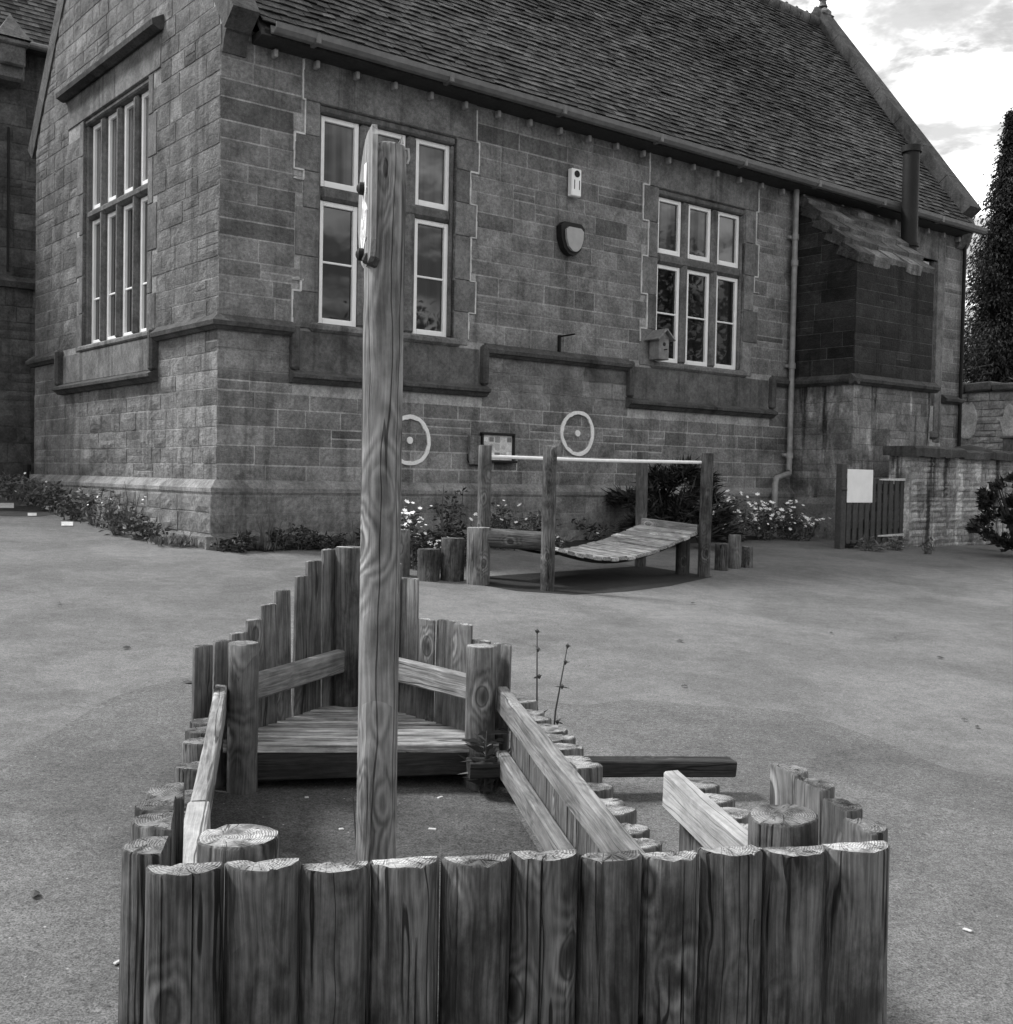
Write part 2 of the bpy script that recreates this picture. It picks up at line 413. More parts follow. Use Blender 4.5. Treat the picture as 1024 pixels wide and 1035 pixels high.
# ------------------------------------------------------------------ ground
def sheet(name, mat, pts, lift, kind='structure'):
    mb = MB(); mb.add([(x, y, gz(x, y)+lift) for x, y in pts], [tuple(range(len(pts)))])
    o = mb.build(name, mat); 
    if o.data.polygons[0].normal.z < 0: o.data.flip_normals()
    return tag(o, kind=kind)
mb = MB()
def axis(lo, hi):
    a = [lo, -120, -60, -40]; x = -30
    while x <= 40: a.append(x); x += 1.0
    return a + [60, 120, hi]
xs = axis(-400, 400); ys = axis(-400, 400)
mb.add([(x, y, gz(x, y)) for y in ys for x in xs], [(j*len(xs)+i, j*len(xs)+i+1, (j+1)*len(xs)+i+1, (j+1)*len(xs)+i) for j in range(len(ys)-1) for i in range(len(xs)-1)], smooth=True)
tag(mb.build('ground', M['tarmac']), kind='structure')
A = ground(-60, 521); B_ = ground(40, 522); C_ = ground(105, 514); D_ = blg(-.05, 3.6); E_ = blg(-.05, 9); F_ = blg(-14, 9)
sheet('old_tarmac', M['tarmac_dark'], [(p.x, p.y) for p in (A, B_, C_, D_, E_, F_)], .004)
def smooth_loop(pix, n=6):
    P = [ground(u, v) for u, v in pix]; out = []
    for i in range(len(P)):
        a, b, c, d = P[i-1], P[i], P[(i+1) % len(P)], P[(i+2) % len(P)]
        for k in range(n):
            t = k/n; q = .5*((2*b)+(c-a)*t+(2*a-5*b+4*c-d)*t*t+(3*b-a-3*c+d)*t**3); out.append((q.x, q.y))
    return out
sheet('play_surface', M['play_surface'], smooth_loop([(205, 683), (330, 668), (470, 690), (575, 712), (640, 708), (720, 714), (800, 720), (880, 745), (960, 778), (1060, 800), (1250, 960), (1500, 1900), (500, 2600), (-500, 1900), (-200, 900), (-20, 780), (60, 738), (120, 703)]), .0025)
sheet('flower_bed_soil', M['soil_and_shade'], [(p.x, p.y) for p in (blg(-.02, -.32), blg(1.5, -.42), blg(3.5, -.62), blg(5, -.9), blg(7, -.75), blg(8.6, -.6), blg(8.6, .05), blg(-.02, .05))], .005)

# ------------------------------------------------------------------ school building
school = empty('school_building', CORNER, math.atan2(E1.y, E1.x))
tag(school, 'old stone school building with mullioned windows and a steep tiled roof', 'building')
LEN = 14.62; WID = 6.36; EAVE = 6.2; RIDGE = 10.85
S = lambda u, q, z: (u, -q, z)            # south wall
Sm = lambda u, q, z: (-q if u <= -.05 else u, -q, z)      # the same, mitred at the corner
Gm = lambda u, q, z: (-q, -q if u <= -.05 else u, z)
G = lambda u, q, z: (-q, u, z)            # gable wall
W1 = (1.17, 3.05, 3.13, 5.62); W2 = (6.56, 8.44, 3.13, 5.62); W3 = (12.85, 13.75, 2.5, 5.55)
GW = (1.98, 4.26, 3.12, 6.17)
hw1 = (W1[0]-.02, W1[1]+.02, 3.10, 5.66)
def holes_of(w): return (w[0], w[1], w[2], w[3])
# dressed zones replace the block work around windows
def jamb_excl(w, rg, z0, z1):
    out = []; z = z0; k = 0
    while z < z1-.05:
        h = min(rg.uniform(.36, .55), z1-z)
        if z1-(z+h) < .2: h = z1-z
        out.append((w[0]-(.20 if k % 2 else .30)+rg.uniform(-.02, .02), w[1]+(.32 if k % 2 else .22)+rg.uniform(-.02, .02), z, z+h))
        z += h; k += 1
    return out
rgj = random.Random(4)
j1 = jamb_excl(W1, rgj, 3.12, 5.62); j2 = jamb_excl(W2, rgj, 3.12, 5.62)
lint1 = (.95, 3.34, 5.62, 6.08); lint2 = (6.36, 8.72, 5.62, 6.08)
ap1 = (.88, 3.5, 2.55, 3.12); ap2 = (6.05, 9.12, 2.55, 3.12)
j3 = [(12.62, 14.0, 2.3, 6.08)]
exS = j1+j2+[lint1, lint2, ap1, ap2]+j3
mb = MB()
backing(mb, S, 0, LEN, -.1, 2.95, [], tone=.85)
backing(mb, S, 0, LEN, 2.95, EAVE, [holes_of(W1), holes_of(W2), holes_of(W3)], tone=.45)
mb_s = MB()
blocks(mb_s, S, -.012, LEN, 1.42, 3.02, exS, rowh=.205, seed=21)
blocks(mb_s, S, -.012, LEN, 3.17, EAVE-.1, exS, rowh=.21, seed=22)
w_ = mb.build('wall', M['mortar'], school); tag(w_, 'south wall of coursed grey stone')
mb_s.build('stone_facing', M['ashlar'], w_)
# gable wall
def gclip(z):
    if z <= EAVE: return (0, WID)
    k = (z-EAVE)/(RIDGE-EAVE); return (k*WID/2-.03, WID-k*WID/2+.03)
mb = MB()
backing(mb, G, 0, WID, -.1, 2.95, [], flip=True, tone=.5)
backing(mb, G, 0, WID, 2.95, EAVE, [GW], flip=True, tone=.1)
mb.add([G(0, 0, EAVE), G(WID, 0, EAVE), G(WID/2, 0, RIDGE)], [(2, 1, 0)], 0.0)
gexcl = [(GW[0]-.26, GW[1]+.26, 3.1, 3.6), (GW[0]-.14, GW[1]+.16, 3.6, 4.1), (GW[0]-.28, GW[1]+.26, 4.1, 4.65), (GW[0]-.15, GW[1]+.15, 4.65, 5.2), (GW[0]-.26, GW[1]+.24, 5.2, 5.7), (GW[0]-.14, GW[1]+.14, 5.7, 6.17),
         (1.62, 4.9, 6.17, 6.58), (1.66, 5.08, 2.6, 3.12)]
mb_g = MB()
blocks(mb_g, G, 0, WID, 1.42, 3.02, gexcl, rowh=.205, seed=31, proud=.013, amp=.006, wmin=.25, wmax=.7, flip=True, joint=.007, tones=(.15, 1.1))
blocks(mb_g, G, 0, WID, 3.17, EAVE, gexcl, rowh=.23, seed=32, proud=.013, amp=.006, wmin=.28, wmax=.75, flip=True, joint=.007, tones=(-.1, .75))
blocks(mb_g, G, 0, WID, EAVE, RIDGE-.2, gexcl, rowh=.22, seed=33, proud=.013, amp=.006, wmin=.25, wmax=.65, flip=True, joint=.007, clip=gclip, tones=(0, .85))
g_ = mb.build('wall', M['mortar'], school); tag(g_, 'end gable wall of lighter rock faced stone')
mb_g.build('stone_facing', M['rock'], g_)
mb = MB()   # rear and far gable
mb.add([(0, WID, -.1), (LEN, WID, -.1), (LEN, WID, EAVE), (0, WID, EAVE)], [(3, 2, 1, 0)])
mb.add([(LEN, 0, -.1), (LEN, WID, -.1), (LEN, WID, EAVE), (LEN, WID/2, RIDGE), (LEN, 0, EAVE)], [(0, 1, 2, 3, 4)])
mb.build('rear_wall', M['ashlar'], school)
# plinth
mb = MB()
prof = [(-.02, -.1), (.10, -.1), (.10, 1.27), (.115, 1.30), (.115, 1.34), (.03, 1.43), (-.02, 1.43)]
mb.prism(prof, Sm, -.1, LEN, .75)
mb.prism(prof, Gm, -.1, WID+.1, .9)
pl = mb.build('plinth', M['plinth'], school, fix=True)
mb = MB()
blocks(mb, S, -.12, LEN, .86, 1.26, (), rowh=.2, seed=41, q0=.10, wmin=.3, wmax=.7)
blocks(mb, G, -.11, WID, .86, 1.26, (), rowh=.2, seed=42, q0=.10, wmin=.3, wmax=.6, proud=.02, amp=.008, flip=True)
blocks(mb, S, -.2, LEN, .45, .84, (), rowh=.2, seed=43, q0=.17, wmin=.3, wmax=.7, proud=.02, amp=.01)
blocks(mb, G, -.18, WID, .45, .84, (), rowh=.2, seed=44, q0=.17, wmin=.3, wmax=.6, proud=.02, amp=.01, flip=True)
mb.prism([(.05, -.1), (.165, -.1), (.165, .82), (.05, .86)], Sm, -.16, LEN, .2)
mb.prism([(.05, -.1), (.165, -.1), (.165, .82), (.05, .86)], Gm, -.16, WID, .3)
mb.build('footing', M['plinth'], school, fix=False)
# string courses (dropping round the window aprons)
sp = [(-.01, 3.015), (.045, 3.015), (.075, 3.045), (.10, 3.055), (.11, 3.10), (.02, 3.175), (-.01, 3.175)]
def part(name, mat, fn, fix=True):
    mb = MB(); fn(mb); return mb.build(name, M[mat], school, fix=fix)
for a, b_ in ((-.12, .86), (3.53, 6.02), (9.15, 12.6), (14.0, LEN)): part('string_course', 'mould', lambda mb: mb.prism(sp, Sm, a, b_, .5))
part('string_course', 'mould', lambda mb: mb.prism(sp, Gm, -.11, 1.64, .5)); part('string_course', 'mould', lambda mb: mb.prism(sp, G, 5.10, WID+.12, .5))
bot = lambda z: [(-.01, z-.07), (.05, z-.07), (.09, z-.03), (.13, z-.015), (.135, z+.02), (.03, z+.07), (-.01, z+.07)]
for (a, b_) in ((.83, 3.55), (6.0, 9.17)):
    def drop(mb):
        mb.prism(bot(2.58), S, a, b_, .6)
        for u in (a+.045, b_-.045): mb.box((u, -.045, 2.90), (.09, .13, .50), b=.03, tone=.55)
    part('apron_moulding', 'mould', drop)
def drop(mb):
    mb.prism(bot(2.62), G, 1.60, 5.15, .4)
    for u in (1.66, 5.09): mb.box((-.045, u, 2.92), (.13, .10, .50), b=.03, tone=.45)
part('apron_moulding', 'mould', drop)
part('hood_mould', 'mould', lambda mb: mb.prism([(-.01, 6.58), (.06, 6.56), (.15, 6.60), (.16, 6.66), (.03, 6.74), (-.01, 6.74)], G, 1.52, 4.98, .3))

# windows
def casement(win, place, a, b_, c, d, q, bars=(), pane_tone=.2, left_thick=.045):
    fr = MB(); t = .056
    def bx(u0, u1, z0, z1, qa, qb):
        p0 = Vector(place(u0, qa, z0)); p1 = Vector(place(u1, qb, z1)); ce = (p0+p1)/2; sz = [abs(k) for k in (p1-p0)]
        fr.box(ce, sz, b=.005)
    bx(a, a+t, c, d, q-.03, q+.03); bx(b_-t, b_, c, d, q-.03, q+.03)
    bx(a+t, b_-t, d-t, d, q-.03, q+.028); bx(a+t, b_-t, c, c+t*1.25, q-.03, q+.034)
    for z in bars: bx(a+t, b_-t, z-.012, z+.012, q-.02, q+.018)
    fr.build('frame', M['white'], win)
    pn = MB(); p0 = Vector(place(a+t*.8, q-.012, c+t*.8)); p1 = Vector(place(b_-t*.8, q-.006, d-t*.8))
    pn.box((p0+p1)/2, [abs(k) for k in (p1-p0)], tone=pane_tone)
    pn.build('pane', M['glass'], win)
def surround_box(mb, place, u0, u1, z0, z1, qa, qb, b=.02, tone=.5):
    p0 = Vector(place(u0, qa, z0)); p1 = Vector(place(u1, qb, z1))
    mb.box((p0+p1)/2, [abs(k) for k in (p1-p0)], b=b, tone=tone)
def south_window(w, jambs, lint, ap, seed):
    rg = random.Random(seed); mb = MB()
    a, b_, c, d = w
    for (p, q, z0, z1) in jambs:
        surround_box(mb, S, p+.004, a, z0+.003, z1-.003, -.2, .016, .008, rg.uniform(.3, .95))
        surround_box(mb, S, b_, q-.004, z0+.003, z1-.003, -.2, .016, .008, rg.uniform(.3, .95))
    m_ = (lint[0]+lint[1])/2
    surround_box(mb, S, lint[0]+.004, lint[1]-.004, d+.002, lint[3], -.2, .018, .008, .55)
    # moulded frame round the lights
    surround_box(mb, S, a+.001, b_-.001, d-.09, d-.001, -.19, -.012, .02, .25)
    surround_box(mb, S, a+.001, a+.05, c+.07, d-.092, -.19, -.03, .02, .35)
    surround_box(mb, S, b_-.05, b_-.001, c+.07, d-.092, -.19, -.03, .02, .35)
    for k in (0, 1):
        x = a+.055+(.505+.135)*k+.505
        surround_box(mb, S, x, x+.135, c+.07, d-.092, -.19, -.03, .035, .5)
    surround_box(mb, S, a+.052, b_-.052, 4.585, 4.735, -.19, -.022, .035, .2)
    surround_box(mb, S, a-.10, b_+.10, c-.035, c+.066, -.2, .05, .03, .6)
    surround_box(mb, S, ap[0]+.06, ap[1]-.06, 2.64, c-.04, -.1, .022, .01, .12)
    win = mb.build('window', M['dressed'], school)
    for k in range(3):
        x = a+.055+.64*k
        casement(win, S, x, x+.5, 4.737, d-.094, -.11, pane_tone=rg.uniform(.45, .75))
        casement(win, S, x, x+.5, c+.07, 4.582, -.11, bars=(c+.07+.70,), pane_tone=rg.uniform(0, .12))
    return win
w1 = south_window(W1, j1, lint1, ap1, 1); tag(w1, 'six light mullioned window nearest the corner')
w2 = south_window(W2, j2, lint2, ap2, 2); tag(w2, 'six light mullioned window beside the downpipe')
# gable window: four lights
mb = MB(); rg = random.Random(9); a, b_, c, d = GW
for (p, q, z0, z1) in gexcl[:6]:
    surround_box(mb, G, p+.004, a, z0+.003, z1-.003, -.26, .012, .008, rg.uniform(.3, .8))
    surround_box(mb, G, b_, q-.004, z0+.003, z1-.003, -.26, .012, .008, rg.uniform(.3, .8))
surround_box(mb, G, 1.62, 3.1, d+.002, 6.575, -.2, .016, .008, .75); surround_box(mb, G, 3.106, 4.9, d+.002, 6.575, -.2, .016, .008, .6)
surround_box(mb, G, a+.001, b_-.001, d-.07, d-.001, -.24, -.01, .02, .3)
lw = (b_-a-.1-3*.12)/4
for k in range(3):
    x = a+.05+(lw+.12)*k+lw
    surround_box(mb, G, x, x+.12, c+.05, d-.072, -.24, -.03, .04, .3)
for x in (a+.001, b_-.05): surround_box(mb, G, x, x+.049, c+.05, d-.072, -.24, -.03, .02, .4)
surround_box(mb, G, a+.052, b_-.052, 4.84, 4.96, -.24, -.022, .035, .2)
surround_box(mb, G, a-.12, b_+.12, c-.03, c+.046, -.24, .04, .02, .8)
surround_box(mb, G, 1.72, 5.03, 2.69, c-.034, -.1, .018, .01, .8)
gw = mb.build('window', M['gdressed'], school); tag(gw, 'tall four light window in the end gable')
for k in range(4):
    x = a+.05+(lw+.12)*k
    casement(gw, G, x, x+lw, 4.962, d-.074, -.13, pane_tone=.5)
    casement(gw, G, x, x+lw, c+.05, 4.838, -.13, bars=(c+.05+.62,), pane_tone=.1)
# third window, half hidden behind the buttress
mb = MB(); a, b_, c, d = W3
surround_box(mb, S, 12.62, a, 2.3, 6.08, -.2, .016, .01, .5); surround_box(mb, S, b_, 13.98, 2.3, 6.08, -.2, .016, .01, .55)
surround_box(mb, S, a, b_, d, 6.08, -.2, .014, .01, .5); surround_box(mb, S, a-.05, b_+.1, 2.36, 2.5, -.2, .07, .03, .2)
surround_box(mb, S, a, b_, 4.5, 4.62, -.2, -.03, .03, .3); surround_box(mb, S, b_-.09, b_, c, 4.5, -.2, -.02, .03, .2); surround_box(mb, S, b_-.09, b_, 4.62, d, -.2, -.02, .03, .2)
w3 = mb.build('window', M['dressed'], school); tag(w3, 'narrow window half hidden behind the buttress')
casement(w3, S, a+.03, b_-.12, 4.63, d-.02, -.12); casement(w3, S, a+.03, b_-.12, c+.02, 4.49, -.12)
# white pointing lines following the jamb stones
mb = MB()
def pline(pts, wd=.018):
    for (p, q) in zip(pts[:-1], pts[1:]):
        n = max(1, int(((p[0]-q[0])**2+(p[1]-q[1])**2)**.5/.09))
        for i in range(n):
            x0 = p[0]+(q[0]-p[0])*i/n; x1 = p[0]+(q[0]-p[0])*(i+1)/n; z0 = p[1]+(q[1]-p[1])*i/n; z1 = p[1]+(q[1]-p[1])*(i+1)/n
            w = wd*random.uniform(.55, 1.3); h = abs(z1-z0); l = abs(x1-x0)
            mb.box(((x0+x1)/2+random.uniform(-.003, .003), -.011, (z0+z1)/2), (max(l+.004, w), .024, max(h+.004, w)), tone=.5)
def jline(js, lint, side, z_from, z_to):
    pts = []
    for e in js:
        x = e[side]
        pts += [(x, e[2]), (x, e[3])]
    pts += [(lint[side], lint[2]), (lint[side], lint[3])]
    pts = [(x, min(max(z, z_from), z_to)) for x, z in pts]
    pline([p for i, p in enumerate(pts) if i == 0 or p != pts[i-1]])
for args in ((j1, lint1, 0, 4.75, 6.05), (j1, lint1, 0, 3.12, 3.65), (j1, lint1, 1, 3.2, 6.0), (j2, lint2, 0, 3.45, 6.08), (j2, lint2, 1, 4.4, 6.05)):
    mb = MB(); jline(*args); mb.build('pointing_line', M['pointing'], school)
# targets painted on the wall
for (u, v) in ((412, 445), (583, 438)):
    t, z = wall(u, v); t += 0 if u > 500 else .02
    mb = MB(); n = 40; vs = []
    for k in range(n):
        a = 2*math.pi*k/n; ro = .30+.006*math.sin(3*a+u)+random.uniform(-.003, .003); ri = ro-.047+random.uniform(-.008, .008)
        for r_, q in ((ro, .026), (ri, .026), (ro, .0), (ri, .0)): vs.append(S(t+r_*math.cos(a), q, z+r_*math.sin(a)))
    fs = []
    for k in range(n):
        i, j = 4*k, 4*((k+1) % n)
        fs += [(i+1, i, j, j+1), (i, i+2, j+2, j), (i+3, i+1, j+1, j+3)]
    mb.add(vs, fs)
    mb.prism([(.042*math.cos(k*.52), .042*math.sin(k*.52)) for k in range(12)], lambda a, p, q: S(t+p, a, z+q), .0, .026)
    o = mb.build('painted_target', M['whitepaint'], school, fix=True)
    tag(o, 'white painted ring target ' + ('partly behind the mast' if u < 500 else 'right of the notice board'))
# roof
slope = Vector((0, WID/2+.32, RIDGE-EAVE)); sl_len = slope.length; sd = slope.normalized(); nrm = Vector((0, -sd.z, sd.y))
def rpt(t, a, h):
    sag = .022*mnoise.noise((t*.45, a*.5, 3.1))+.012*mnoise.noise((t*1.6, a*1.3, 8.1))
    return Vector((t, -.32, EAVE-.02)) + sd*a + nrm*(h+sag)
mb = MB(); rg = random.Random(5); gauge = .106; tw = .168
nrow = int(sl_len/gauge)+1
for i in range(nrow):
    a0 = i*gauge; t = .30 - (tw/2 if i % 2 else 0)
    while t < LEN-.25:
        x0 = max(t, .30)+.0015; x1 = min(t+tw, LEN-.25)-.0015
        if x1-x0 > .03:
            lift = .036+rg.uniform(-.006, .010); sk = rg.uniform(-.005, .005); la = rg.uniform(-.006, .006); lb = .004
            tl = rg.uniform(-.004, .004)
            A0 = rpt(x0, a0+la, lift+tl); A1 = rpt(x1, a0+la+sk, lift-tl); B0 = rpt(x0, a0+.17, lb); B1 = rpt(x1, a0+.17, lb)
            C0 = rpt(x0, a0+la+.004, lift+tl-.016); C1 = rpt(x1, a0+la+sk+.004, lift-tl-.016)
            tone = min(1, max(0, rg.gauss(.42, .17)+.45*mnoise.noise((t*.35, a0*.5, 2.0))))
            if rg.random() < .012: tone = 1.6
            mb.add([A0, A1, B1, B0, C0, C1], [(0, 1, 2, 3), (4, 5, 1, 0), (4, 0, 3), (1, 5, 2)], tone)
        t += tw
# under-slab so nothing shows through, rear slope
mb.prism([(-.3, EAVE-.06), (WID/2, RIDGE-.04), (WID+.3, EAVE-.06), (WID+.3, EAVE-.12), (WID/2, RIDGE-.16), (-.3, EAVE-.12)], lambda a, s, z: (a, s, z), .3, LEN-.25, .2)
mb.prism([(WID/2, RIDGE-.03), (WID+.34, EAVE-.04), (WID+.34, EAVE-.055), (WID/2, RIDGE-.045)], lambda a, s, z: (a, s, z), .3, LEN-.25, .4)
roof = mb.build('roof', M['tile'], school)
mb = MB(); t = .3
while t < LEN-.3:
    pts = [(t, WID/2, RIDGE+.0), (t+.31, WID/2, RIDGE+.0)]; mb.tube(pts, [.135, .125], 12, random.uniform(.4, .9))
    mb.lathe([(.0, .10), (.035, .115), (.04, .15), (.0, .185)], 8, (t+.02, WID/2, RIDGE), .7); t += .325
mb.build('ridge_tile', M['tile'], school)
def coping(t0, t1, up, fin, mt, dn=.05, y0=-.30):
    mb = MB()
    for sgn in (0, 1):
        f = (lambda a, p, q: (a, p, q)) if sgn == 0 else (lambda a, p, q: (a, WID-p, q))
        base = Vector((0, y0, EAVE+.04+(y0+.30)*1.45)); n2 = Vector((0, -sd.z, sd.y)); L = sl_len+.10-(y0+.30)/sd.y
        n = 7
        for k in range(n):
            p0 = base+sd*(L*k/n+.006); p1 = base+sd*(L*(k+1)/n-.004 + (.10 if k == n-1 else 0))
            poly = [(p0+n2*(-dn)), (p1+n2*(-dn)), (p1+n2*up), (p0+n2*up)]
            mb.prism([(p.y, p.z) for p in poly], f, t0, t1, random.uniform(.3, .9))
    o = mb.build('gable_coping', M[mt], school, fix=True)
    t = fin; mb = MB()
    mb.box((t, WID/2, RIDGE+.14), (.28, .34, .40), b=.08, tone=.7)
    mb.lathe([(.10, .38), (.07, .44), (.06, .50), (.12, .56), (.15, .65), (.11, .75), (.05, .82), (.02, .93)], 12, (t, WID/2, RIDGE), .5)
    mb.build('finial', M['coping'], o)
coping(LEN-.36, LEN+.03, .20, LEN-.12, 'mould', .05, -.16); coping(-.03, .27, .05, .14, 'mould', .22)
KN = [[(.3, 5.9), (-.02, 5.9), (-.03, 5.94), (-.05, 6.02), (-.09, 6.10), (-.14, 6.13), (-.16, 6.18), (-.16, 6.26), (-.08, 6.32), (.3, 6.32)],
      [(.3, 5.86), (-.03, 5.86), (-.07, 5.90), (-.12, 6.02), (-.15, 6.13), (-.18, 6.17), (-.19, 6.22), (-.19, 6.32), (-.12, 6.46), (.3, 6.45)]]
for k, (t0, t1) in enumerate(((.0, .27), (LEN-.30, LEN+.03))):
    for sgn in ((0,), (0, 1))[k]:
        f = (lambda a, p, q: (a, p, q)) if sgn == 0 else (lambda a, p, q: (a, WID-p, q))
        mb = MB(); mb.prism(KN[k], f, t0+.002, t1-.002, .4); mb.build('kneeler', M['mould' if k == 0 else 'coping'], school, fix=True)
mb = MB()
mb.prism([(.02, 6.06), (-.30, 6.10), (-.30, 6.16), (.02, 6.16)], lambda a, s, z: (a, s, z), .34, LEN-.29, .2)
mb.build('soffit', M['darkwood'], school, fix=True)
mb = MB()
mb.prism([(-.455, 6.19), (-.445, 6.135), (-.41, 6.095), (-.365, 6.085), (-.32, 6.10), (-.30, 6.19), (-.315, 6.19), (-.335, 6.115), (-.365, 6.10), (-.405, 6.11), (-.43, 6.145), (-.44, 6.19)], lambda a, s, z: (a, s, z), .40, LEN)
for k in range(8): mb.box((.9+1.75*k, -.375, 6.135), (.06, .165, .115), b=.01)
mb.build('gutter', M['gutter'], school, fix=True)
for k in range(28):
    mb = MB(); mb.box((0, 0, 0), (.045, .09, .085), b=.008, tone=.9)
    mb.build('eaves_bracket', M['pipe'], school, (.58+.508*k, -.062, 6.005))
# downpipe
DPT = wall(783, 510, .2)[0]
mb = MB()
mb.tube([(9.52, -.10, 6.08), (9.52, -.10, 1.72), (9.52, -.10, 1.66), (DPT+.06, -.18, 1.585), (DPT, -.20, 1.50), (DPT, -.2, .5)], .045, 12)
for z in (5.3, 4.9, 3.3, 1.9): mb.tube([(9.52, -.10, z), (9.52, -.10, z+.09)], .058, 12)
for z in (5.34, 3.34, 1.95): mb.box((9.52, -.05, z), (.2, .06, .05), b=.01)
mb.build('downpipe', M['pipe'], school)
# buttress / boiler stack against the wall
BT0, BT1, BQ = 9.68, 11.78, 1.13
BS = lambda u, q, z: (BT0-q, -u, z)       # its left face (u = distance out from the wall)
mb = MB()
mb.add([(BT0, 0, -.1), (BT0, -BQ, -.1), (BT1, -BQ, -.1), (BT1, 0, -.1), (BT0, 0, 6.0), (BT0, -BQ, 4.9), (BT1, -BQ, 4.9), (BT1, 0, 6.0)],
       [(1, 0, 4, 5), (0, 3, 7, 4), (2, 1, 5, 6), (3, 2, 6, 7), (4, 7, 6, 5)], .3)
bt = mb.build('buttress', M['soot_joint'], school, fix=True); tag(bt, 'sooty projecting stack with a stone slab roof')
mb = MB()
blocks(mb, lambda u, q, z: (u, -BQ-q, z), BT0-.01, BT1, 3.17, 4.93, (), rowh=.22, seed=51, wmin=.35, wmax=.7, joint=.004)
blocks(mb, BS, 0, BQ, 3.17, 6.0, (), rowh=.22, seed=52, flip=True, wmin=.35, wmax=.7, joint=.004, clip=lambda z: (0, BQ if z < 4.85 else max(.02, BQ-(z-4.85)*1.02)))
mb.build('sooty_facing', M['soot'], bt)
mb = MB()
blocks(mb, lambda u, q, z: (u, -BQ-q, z), BT0-.01, BT1, .4, 3.02, (), rowh=.24, seed=53, wmin=.4, wmax=.8, joint=.004)
blocks(mb, BS, 0, BQ, .4, 3.02, (), rowh=.24, seed=54, flip=True, wmin=.4, wmax=.8, joint=.004)
mb.build('streaked_facing', M['limewash'], bt)
mb = MB()
mb.prism(sp, lambda a, q, z: (a, -BQ-q, z), BT0-.12, BT1+.12, .3)
mb.prism(sp, lambda a, q, z: BS(a, q, z), 0, BQ+.1, .3)
mb.build('moulding', M['mould'], bt, fix=True)
mb = MB()
mb.prism([(0, .2), (.10, .2), (.10, 1.2), (.0, 1.3)], lambda a, q, z: (a, -BQ-q, z), BT0-.1, BT1+.1, .6)
mb.prism([(0, .2), (.10, .2), (.10, 1.2), (.0, 1.3)], lambda a, q, z: BS(a, q, z), 0, BQ+.1, .6)
mb.build('base_course', M['plinth'], bt, fix=True)
mb = MB(); rg = random.Random(8)
for k in range(5):
    q1 = BQ+.0-k*.23; z1 = 4.90+k*.235
    n = 5
    xs_ = [BT0-.03+(BT1-BT0+.06)*i/n for i in range(n+1)]
    for i in range(n):
        x0, x1 = xs_[i]+.004, xs_[i+1]-.004
        dz = rg.uniform(-.008, .008); dq = rg.uniform(-.012, .012)
        pts = [(q1+dq, z1+dz-.05), (q1+dq+.02, z1+.10+dz), (q1-.26, z1+.30+dz), (q1-.36, z1+.12+dz)]
        m0 = 3; vs = []
        for s_ in range(m0+1):
            for (q, z) in pts: vs.append((x0+(x1-x0)*s_/m0, -q+rg.uniform(-.012, .012), z+rg.uniform(-.014, .014)))
        fs = [(4*s_+j, 4*s_+(j+1) % 4, 4*(s_+1)+(j+1) % 4, 4*(s_+1)+j) for s_ in range(m0) for j in range(4)]+[(3, 2, 1, 0), (4*m0, 4*m0+1, 4*m0+2, 4*m0+3)]
        mb.add(vs, fs, rg.uniform(.1, 1))
mb.build('slab_roof', M['slab'], bt, fix=True)
mb = MB()
mb.tube([(11.87, -.6, 5.2), (11.87, -.6, 7.02)], .135, 20); mb.tube([(11.87, -.6, 7.0), (11.87, -.6, 7.10)], .165, 20); mb.tube([(11.87, -.6, 5.45), (11.87, -.6, 5.5)], .16, 20)
mb.tube([(11.87, -.6, 6.1), (11.87, .1, 6.3)], .012, 6)
mb.tube([(11.87, -.6, 4.9), (11.87, -.6, 5.25)], .135, 20)
mb.build('flue_pipe', M['black'], school)
mb = MB()
mb.tube([(14.55, -.06, 6.0), (14.55, -.06, 1.3)], .035, 8)
mb.build('cable_pipe', M['black'], school)

# ------------------------------------------------------------------ fittings on the wall
RZ = school.rotation_euler.z
def onwall(name, u, v, q=0.02):
    t, z = wall(u, v); return empty(name, blg(t, -q, z), RZ), t, z
o, t, z = onwall('alarm_sounder', 577.5, 186)
tag(o, 'narrow white alarm sounder box high on the stone wall between the windows', 'alarm box')
mb = MB(); mb.box((0, -.045, 0), (.17, .09, .36), b=.012); mb.build('housing', M['white'], o)
mb = MB(); mb.tube([(0, -.088, .11), (0, -.097, .11)], .045, 16); mb.build('sounder_hole', M['black'], o)
mb = MB(); mb.box((-.04, -.091, -.03), (.012, .004, .12)); mb.box((.045, -.091, -.03), (.012, .004, .12)); mb.build('slot', M['black'], o)
o, t, z = onwall('bell_box', 573, 243)
tag(o, 'shield shaped bell box with a pale face and dark surround below the white box', 'bell box')
def shield(w, h): return [(-w, h*.75), (-w*.7, h), (w*.7, h), (w, h*.75), (w*.95, 0), (w*.7, -h*.62), (w*.3, -h*.95), (0, -h), (-w*.3, -h*.95), (-w*.7, -h*.62), (-w*.95, 0)]
mb = MB(); mb.prism(shield(.205, .21), lambda a, p, q: (p, -a, q), 0, .10); mb.build('surround', M['black'], o, fix=True)
mb = MB(); mb.prism(shield(.15, .155), lambda a, p, q: (p+.012, -a, q-.01), .095, .135); mb.build('face', M['lampface'], o, fix=True)
o, t, z = onwall('bird_box', 659, 352, .02)
tag(o, 'small wooden bird box with a pitched roof fixed left of the far window', 'bird box')
mb = MB(); mb.box((0, -.10, -.02), (.16, .16, .24), b=.006)
mb.prism([(-.08, .10), (.08, .10), (0, .17)], lambda a, p, q: (p, -a, q), .02, .18); mb.build('box', M['birdbox'], o, fix=True)
mb = MB(); th = R(42)
for s in (-1, 1): mb.box((s*.066, -.11, .135), (.18, .24, .018), Matrix.Rotation(s*th, 3, 'Y'), .003)
mb.build('roof', M['birdbox'], o)
